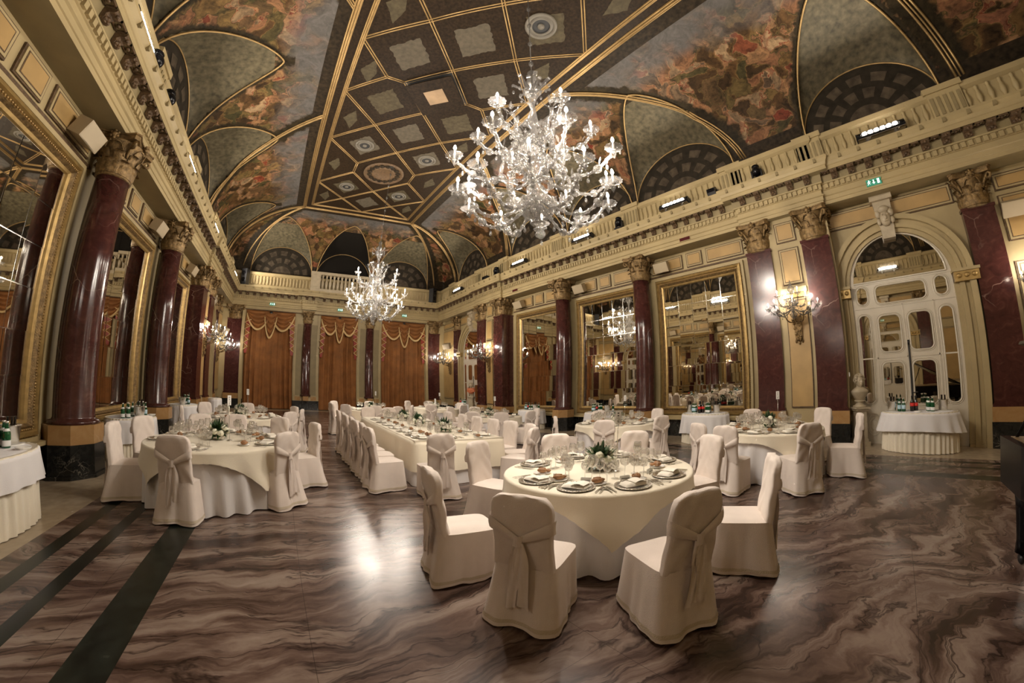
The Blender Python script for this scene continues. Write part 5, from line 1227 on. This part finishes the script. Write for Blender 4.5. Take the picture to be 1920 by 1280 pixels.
for x, y, zb, lb in CPOS:
    t = [o for o in COL.objects if o.get('label') == lb][0]
    b = MB(); L = Z_CEIL - .05 - zb; b.tube([(0, 0, 3.05), (0, 0, L)], .008, 6); b.lathe([(.0, L - .02), (.10, L - .03), (.11, L), (0, L)], 16)
    z = 3.3
    while z < L - .2: b.ball((0, 0, z), .04, 10, 7, sz=1.4); z += .55
    b.build('suspension', M['crystal'], t)
def sconce_proto():
    t = thing('wall_candelabra', 'x', 'wall candelabra')   # local +x points into the room
    b = MB(); b.prism([(.0, -.62), (.04, -.56), (.08, -.40), (.10, -.2), (.14, -.05), (.10, .0), (0, .0)], 'y', -.09, .09)
    rnd = random.Random(8)
    for k in range(46):
        z = -rnd.uniform(0, .62); w = .17 * (1 + z / .75); b.ball((.04 + rnd.uniform(0, .10) * (1 + z), rnd.uniform(-w, w), z), rnd.uniform(.018, .04), 6, 4)
    for q in (-1, 0, 1):
        b.tube([(.02 + .42 * i / 8, q * .22 * sin(i / 8 * 1.6), -.12 - .12 * sin(pi * i / 8) + .10 * i / 8) for i in range(9)], .016, 6)
        b.ball((.02, q * .08, -.62 - .04 * (q == 0)), .03, 6, 4, sz=1.8)
    b.build('gilt_bracket', M['gilt_dk'], t)
    b = MB(); c = (.46, 0, 0); b.lathe([(.02, -.16), (.06, -.12), (.10, -.05), (.05, 0), (.045, .1), (.085, .15), (.10, .22), (.04, .30), (.035, .40), (.075, .47), (.085, .53), (.03, .61), (.012, .72), (0, .73)], 14, c); b.build('stem', M['crystal'], t)
    A1 = arm_mesh(.58, .05, .10, .10, .6, .012); A2 = arm_mesh(.36, .14, .02, .34, .6, .011)
    for n, r, z1, me, ph in ((8, .58, .10, A1, .2), (4, .36, .34, A2, .6)):
        for k in range(n):
            a = ph + 2 * pi * k / n
            o = link_mesh('arm', me, t, c, a)
            for nm, m in (('candle_cup', CUPS), ('candle_tube', TUBES), ('bulb', BULBS)): link_mesh(nm, m, o, (r, 0, z1))
    return Proto(t)
SCON = sconce_proto()
def sconce(s, y, d, label, rz=0.0, z=3.0, e=16):
    x = side_x(s, d); SCON.put((x, y, z), (pi if s > 0 else 0) + rz, label, 'glass wall candelabra')
    for k in range(3): a = k * 2.1; candle_light((x - s * (.46 + .40 * cos(a)), y + .40 * sin(a), z + .42), e / 3, .05)
sconce(1, 1.73, .50, 'glass candelabra on a carved gilt bracket between the paired pilasters near the right'); sconce(1, -3.25, .08, 'glass candelabra on the wall past the near arched door')
sconce(1, 15.05, .50, 'glass candelabra between the distant paired pilasters of the right wall'); sconce(1, 20.0, .10, 'glass candelabra in the far right corner beyond the distant arched door')
sconce(-1, 1.73, .50, 'glass candelabra on the near pier of the left wall'); sconce(-1, 15.05, .50, 'glass candelabra between the distant paired pilasters of the left wall'); sconce(-1, 20.0, .10, 'glass candelabra in the far left corner')

# ---------------------------------------------------------------- lamp bars and stage lamps on the cornice, wall speakers
def bar_proto():
    t = thing('lamp_bar', 'x', 'lamp bar'); 
    # local: long side along y, lenses face +x tilted up
    R = Matrix.Rotation(-RAD(28), 4, 'Y')
    b = MB(); q = MB(); q.box(-.10, .06, -.52, .52, -.075, .075); b.merge(q, R); b.build('housing', M['black'], t)
    for k in range(8):
        q = MB(); q.lathe([(.052, 0), (.052, .012), (0, .016)], 16); m = R @ Matrix.Translation((.062, -.455 + k * .13, 0)) @ Matrix.Rotation(pi / 2, 4, 'Y'); e = MB(); e.merge(q, m)
        e.build('lens' if 0 < k < 7 else 'end_lens', M['led'] if 0 < k < 7 else M['piano'], t)
    b = MB(); b.box(-.02, .14, -.5, .5, -.125, -.115)
    for y in (-.3, .3): b.box(-.03, .03, y - .03, y + .03, -.20, -.09); b.tube([(.0, y, -.19), (.10, y + .05, -.15), (.13, y + .09, -.12)], .009, 6)
    b.build('bracket', M['steel'], t); return Proto(t)
BARP = bar_proto()
def lamp_bar(s, y, label, e=48, end=False):
    if end: loc = (y, YF - .34, 7.06); rz = -pi / 2
    else: loc = (side_x(s, .66), y, 6.72); rz = pi if s > 0 else 0
    BARP.put(loc, rz, label, 'lamp bars on the cornice')
    l = bpy.data.lights.new('lamp_bar_light', 'AREA'); l.shape = 'RECTANGLE'; l.size = .85; l.size_y = .09; l.energy = e; l.color = (1, .89, .75); l.spread = RAD(130)
    o = bpy.data.objects.new('lamp_bar_light', l); COL.objects.link(o); d = Vector((-s * cos(RAD(28)), 0, sin(RAD(28)))); p = Vector(loc) + d * .09; o.location = p
    z = -d; xa = Vector((0, 1, 0)); ya = z.cross(xa); o.matrix_world = Matrix(((xa.x, ya.x, z.x, p.x), (xa.y, ya.y, z.y, p.y), (xa.z, ya.z, z.z, p.z), (0, 0, 0, 1)))
for s, side, ys in ((1, 'right', [(-1.0, 'above the near arched door'), (4.75, 'above the nearest gilt mirror'), (8.75, 'above the middle gilt mirror'), (12.6, 'above the farthest gilt mirror'), (18.2, 'above the distant arched door')]), (-1, 'left', [(5.3, 'above the nearest mirror'), (9.3, 'above the middle mirror'), (13.6, 'above the farthest mirror'), (19.6, 'near the far corner')])):
    for y, w in ys: lamp_bar(s, y, 'bright bar of six round lamps on the %s cornice %s' % (side, w))
lamp_bar(-1, -1.0, 'bright bar of six round lamps on the left cornice behind the lens')
def head_proto():
    t = thing('stage_lamp', 'x', 'stage lamp'); b = MB(); b.box(-.13, .13, -.14, .14, 0, .09); b.build('base', M['black'], t)
    for q in (-1, 1): b = MB(); b.box(-.05, .05, q * .13 - .02, q * .13 + .02, .08, .34); b.build('yoke_arm', M['black'], t)
    b = MB(); b.ball((0, 0, .30), .135, 16, 10, sx=1.1); b.lathe([(.10, 0), (.105, .10), (.09, .12), (0, .10)], 18, (0, 0, .36)); b.build('head', M['piano'], t)
    b = MB(); b.lathe([(.075, .475), (.06, .485), (0, .488)], 16); b.build('lens', M['steel'], t); return Proto(t)
HEAD = head_proto()
for s, y, w in ((1, 2.05, 'right cornice above the paired pilasters'), (1, 6.95, 'right cornice above the nearer round column'), (1, 14.3, 'right cornice above the distant paired pilasters'), (-1, 6.9, 'left cornice above the nearer round column'), (-1, 5.9, 'left cornice just short of the nearer round column')):
    HEAD.put((side_x(s, .68), y, 6.47), 0, 'black moving head stage lamp on the %s' % w, 'black stage lamps')
def flood_proto():
    t = thing('flood_lamp', 'x', 'stage lamp'); b = MB(); b.prism([(-.12, 0), (.10, .0), (.16, .10), (.16, .22), (.04, .28), (-.12, .22)], 'y', -.13, .13); b.build('housing', M['black'], t); b = MB(); b.box(.16, .165, -.11, .11, .11, .21); b.build('glass', M['piano'], t)
    b = MB(); b.box(-.02, .02, -.16, .16, -.03, .0); b.box(-.02, .02, -.16, -.13, -.02, .2); b.box(-.02, .02, .13, .16, -.02, .2); b.build('yoke', M['black'], t); return Proto(t)
FLOOD = flood_proto()
for s, y, w in ((1, 3.42, 'small black flood lamp on the right cornice next to the moving head lamp'), (1, 15.2, 'small black flood lamp on the right cornice beyond the distant moving head lamp')): FLOOD.put((side_x(s, .66), y, 6.48), pi, w, 'black flood lamps')
for q, w in ((-1, 'left'), (1, 'right')):
    t = thing('stage_speaker', 'black upright loudspeaker on the cornice in the far %s corner' % w, 'speaker', (XC + q * 5.75, YF - .72, 6.47), -pi / 2 + q * .5, 'black corner loudspeakers'); b = MB(); b.box(-.16, .16, -.18, .18, 0, .85); b.build('cabinet', M['black'], t); b = MB(); b.lathe([(.12, 0), (.10, .012), (.03, .0), (0, .01)], 20); e = MB()
    for z in (.25, .6): e.merge(b, Matrix.Translation((.165, 0, z)) @ Matrix.Rotation(pi / 2, 4, 'Y'))
    e.build('cone', M['piano'], t)
def speaker_proto():
    t = thing('wall_speaker', 'x', 'speaker'); R = Matrix.Rotation(RAD(24), 4, 'Y')
    b = MB(); q = MB(); q.prism([(0.0, -.20), (.26, -.26), (.26, .26), (.0, .20)], 'z', -.15, .15); b.merge(q, R @ Matrix.Translation((.06, 0, 0))); b.build('cabinet', M['speaker'], t)
    b = MB(); q = MB(); q.grid(lambda u, v: (.322 + .012 * sin(pi * u), -.245 + .49 * u, -.14 + .28 * v), 10, 2); b.merge(q, R); b.build('grille', M['speaker'], t)
    b = MB(); b.box(-.06, .10, -.03, .03, -.03, .03); b.build('bracket', M['speaker'], t); return Proto(t)
SPK = speaker_proto()
for s, side in ((1, 'right'), (-1, 'left')):
    for y, w in ((5.75, 'nearest gilt mirror'), (9.50, 'middle gilt mirror'), (13.2, 'farthest gilt mirror')):
        SPK.put((side_x(s, .06), y, 5.12), pi if s > 0 else 0, 'cream box speaker above the %s on the %s wall' % (w, side), 'cream wall speakers')
SPK.put((side_x(1, .06), -2.95, 4.55), pi, 'cream box speaker high on the wall past the near arched door', 'cream wall speakers')
SPK.put((side_x(1, .3), 19.75, 3.95), pi + .4, 'cream box speaker in the far right corner over the candelabra', 'cream wall speakers'); SPK.put((side_x(-1, .3), 19.75, 3.95), -.4, 'cream box speaker in the far left corner over the candelabra', 'cream wall speakers')

# ---------------------------------------------------------------- curtains
def curtain(xc, hw, label, seed):
    t = thing('stage_curtain', label, 'curtain', (xc, YF - .18, 0), 0, 'rust curtains on the end wall'); rnd = random.Random(seed); ph = [rnd.uniform(0, 6) for _ in range(6)]; top = 5.24
    for q in (-1, 1):
        b = MB()
        def f(u, v, q=q):
            x = q * (hw - .02 - u * (hw - .02)) + q * (-.02) * sin(pi * v) * u; s = u * hw
            fold = .15 * abs(sin(s * 8 + ph[0] + 1.1 * sin(s * 3 + ph[1]) + .7 * v)) + .035 * sin(s * 25 + ph[2]); pull = .10 * sin(pi * v) * u * (1 if q > 0 else .6) * (1.6 if seed == 2 and q < 0 else .5)
            return (x - q * pull, -.02 - fold * (.55 + .45 * v), top * (1 - v) + .03 * v)
        b.grid(f, 90, 16, flip=(q > 0)); b.build('drape', M['curtain'], t)
    def swag(xc2, w, z0, dep, y, nm='swag'):
        b = MB()
        def f(u, v):
            e = sin(pi * u); x = xc2 + (u - .5) * 2 * w * (1 - .06 * v); z = z0 - .08 * v - dep * v * (.12 + .88 * e ** .8); return (x, y - .05 - .10 * sin(pi * v * .5) * e - .13 * abs(sin(v * pi * 4.5)) ** .7 * (.25 + .75 * e), z)
        b.grid(f, 26, 60); o = b.build(nm, M['curtain'], t); g = MB(); g.tube([(lambda p: (p[0], p[1] - .012, p[2]))(f(k / 26, 1.0)) for k in range(27)], .035, 6); g.tube([(lambda p: (p[0], p[1] - .014, p[2] - .05))(f(k / 26, 1.0)) for k in range(27)], .03, 6); g.build('fringe', M['fringe'], o)
    swag(-.50 * hw, .50 * hw, top - .02, .95, -.10); swag(.50 * hw, .50 * hw, top - .02, .95, -.10); swag(0, .26 * hw, top - .10, 1.28, -.16)
    b = MB(); b.lathe([(.02, -.05), (.07, -.04), (.09, 0), (.07, .05), (0, .07)], 14); e = MB(); e.merge(b, Matrix.Translation((0, -.24, top - .12)) @ Matrix.Rotation(pi / 2, 4, 'X')); e.ball((0, -.22, top - .25), .05, 10, 6, sz=1.5); e.build('rosette', M['black'], t)
    for q in (-1, 1):
        # cascades: folded zig-zag tails with a red lining showing
        b = MB(); g = MB(); lin = MB(); z = top - .55; zz = []; xo = q * (hw - .02)
        for k in range(5):
            wi = .34 - .03 * k; xi = q * (hw - wi); z1, z2 = z - .17, z - .36; zz += [(xi, -.30, z), (xo + q * .04, -.27, z1)] 
            b.add([(xo, -.22, z + .16), (xi, -.28, z), (xo, -.25, z1), (xo, -.2, z1 + .1)], [(0, 1, 2, 3)], False); lin.add([(xo, -.24, z1), (xi + q * .02, -.27, z - .03), (xi + q * .05, -.25, z2 + .02), (xo - q * .02, -.22, z2)], [(0, 1, 2, 3)], False); z = z2
        b.box(q * (hw - .04) - .03, q * (hw - .04) + .03, -.14, -.10, z + .2, top - .02, 0)
        g.tube(zz, .028, 6); o = b.build('cascade', M['curtain'], t); lin.build('red_lining', M['lining'], o); g.build('fringe', M['fringe'], o)
    return t
curtain(XC - 4.07, 1.42, 'rust velvet curtain with fringed swags, left of the three on the end wall', 1); curtain(XC, 1.14, 'rust velvet curtain with fringed swags, pulled aside, middle of the three', 2); curtain(XC + 4.07, 1.42, 'rust velvet curtain with fringed swags, right of the three on the end wall', 3)

# ---------------------------------------------------------------- marble busts on pedestals
def bust(loc, rz, label, plabel, robe, h):
    t = thing('bust_pedestal', plabel, 'pedestal', loc, rz); b = MB(); b.box(-.17, .17, -.17, .17, 0, .10); b.box(-.14, .14, -.14, .14, .10, .16); b.add([(x * (.125 - .02 * q), y * (.125 - .02 * q), .16 + (h - .24) * q) for q in (0, 1) for x, y in ((-1, -1), (1, -1), (1, 1), (-1, 1))], [(0, 3, 2, 1), (4, 5, 6, 7), (0, 1, 5, 4), (1, 2, 6, 5), (2, 3, 7, 6), (3, 0, 4, 7)], False)
    b.build('pedestal_body', M['stone'], t); b = MB(); b.box(-.14, .14, -.14, .14, h - .08, h - .04); b.box(-.17, .17, -.17, .17, h - .04, h); b.build('pedestal_cap', M['stone'], t)
    t = thing('portrait_bust', label, 'bust', (loc[0], loc[1], h), rz); t.scale = (1.15,) * 3
    b = MB(); b.lathe([(.13, 0), (.13, .02), (.09, .035), (.06, .07), (.065, .09), (.10, .105), (.10, .12), (.05, .13)], 24); b.build('socle', M['stone'], t)
    b = MB()
    def torso(u, v):
        a = 2 * pi * u; z = .12 + .25 * v; w = (.07 + .105 * sin(min(1, v * 1.25) * pi / 2)) * (1 if v < .66 else 1 - .60 * ((v - .66) / .34) ** 1.5); d = w * (.70 + .12 * cos(a)); return (d * cos(a) + .015, w * sin(a), z)
    b.grid(torso, 32, 16, cu=True)
    if robe:
        for k in range(7): b.tube([(.11 * cos(q) + .02, .19 * sin(q) * (1 - .04 * k), .17 + .025 * k + .07 * abs(sin(q)) ) for q in [-1.9 + 3.8 * i / 14 for i in range(15)]], .013, 6)
    b.build('shoulders', M['terra'] if robe else M['stone'], t)
    b = MB(); b.lathe([(.062, .30), (.055, .36), (.058, .40)], 18, (.0, 0, 0))
    def head(u, v):
        a = 2 * pi * u; e = -pi / 2 + pi * v; x, y, z = cos(e) * cos(a), cos(e) * sin(a), sin(e); r = .098; jaw = max(0, -z); px = r * 1.02 * x * (1 - .10 * jaw); py = r * .80 * y * (1 - .38 * jaw * jaw); pz = r * 1.28 * z
        if x > 0:
            n = math.exp(-((y / .17) ** 2) - ((z + .08) / .26) ** 2); px += .030 * n * (1.2 if z < 0 else .8)
            for q in (-1, 1): px -= .016 * math.exp(-(((y - q * .36) / .17) ** 2) - ((z - .12) / .12) ** 2); px += .008 * math.exp(-(((y - q * .36) / .2) ** 2) - ((z - .30) / .1) ** 2)
            px += .011 * math.exp(-((y / .25) ** 2) - ((z + .45) / .07) ** 2); px += .010 * math.exp(-((y / .22) ** 2) - ((z + .56) / .07) ** 2); px += .016 * math.exp(-((y / .25) ** 2) - ((z + .82) / .14) ** 2)
        return (px + .015, py, pz + .475)
    b.grid(head, 40, 30, cu=True)
    for q in (-1, 1): b.ball((.0, q * .082, .465), .026, 8, 6, sx=.7, sy=.4, sz=1.2)
    b.build('head', M['stone'], t)
    b = MB(); rnd = random.Random(12)
    for k in range(150):
        a = rnd.uniform(0, 2 * pi); e = rnd.uniform(-.15, 1.5); x = cos(e) * cos(a)
        if x > .45 and e < .75: continue
        b.ball((.105 * x + .008, .094 * cos(e) * sin(a), .49 + .118 * sin(e)), rnd.uniform(.016, .026), 6, 4)
    b.build('curly_hair', M['stone'], t)
bust((9.42, .46, 0), pi + .55, 'pale marble bust with curly hair on the pedestal left of the near arched door', 'tapering stone pedestal left of the near arched door', False, .84)
bust((9.0, 16.32, 0), pi + .6, 'distant bust in a terracotta robe beside the far arched door', 'tapering stone pedestal beside the far arched door', True, 1.15)

# ---------------------------------------------------------------- grand piano, only its corner reaches into view
t = thing('grand_piano', 'black lacquered grand piano with raised lid at the right edge', 'piano', (4.25, -1.70, 0), -pi / 2)
def outline(k=0.0):
    p = [(-.75 + k, 0 - k), (.75 - k, 0 - k), (.75 - k, -.55)]
    for i in range(1, 9): q = i / 9; p.append((.75 - k - .62 * (q * q * (3 - 2 * q)), -.55 - 1.2 * q))
    for i in range(0, 9): a = i / 8 * pi; p.append((-.33 + k * 0 + (.42 - k) * cos(a), -1.80 - (.20 - k * .5) * sin(a)))
    return [(-x, y) for x, y in reversed(p)]
b = MB(); b.prism(outline(), 'z', .62, 1.0); b.build('case', M['piano'], t)
b = MB(); b.prism(outline(.06), 'z', 1.0, 1.004); b.build('soundboard', M['gilt_dk'], t)
b = MB(); R = Matrix.Translation((.75, 0, 1.01)) @ Matrix.Rotation(RAD(29), 4, 'Y') @ Matrix.Translation((-.75, 0, 0)); q = MB(); q.prism(outline(-.01), 'z', 0, .025); b.merge(q, R); b.build('lid', M['piano'], t)
b = MB(); b.tube([(-.66, -.10, 1.0), (-.42, -.22, 1.60)], .012, 8); b.build('prop_stick', M['piano'], t)
for x, y in ((.62, -.14), (-.62, -.14), (.33, -1.75)):
    q = MB(); q.lathe([(.045, .09), (.04, .2), (.055, .45), (.07, .62)], 12, (x, y, 0)); o = q.build('leg', M['piano'], t); q = MB(); q.ball((x, y, .045), .045, 10, 6, sx=.5); q.build('caster', M['black'], o)
b = MB(); b.lathe([(.05, 0), (.04, .02), (.03, .1), (.03, .5)], 10, (-.1, -.3, .10)); b.build('pedal_lyre', M['piano'], t)
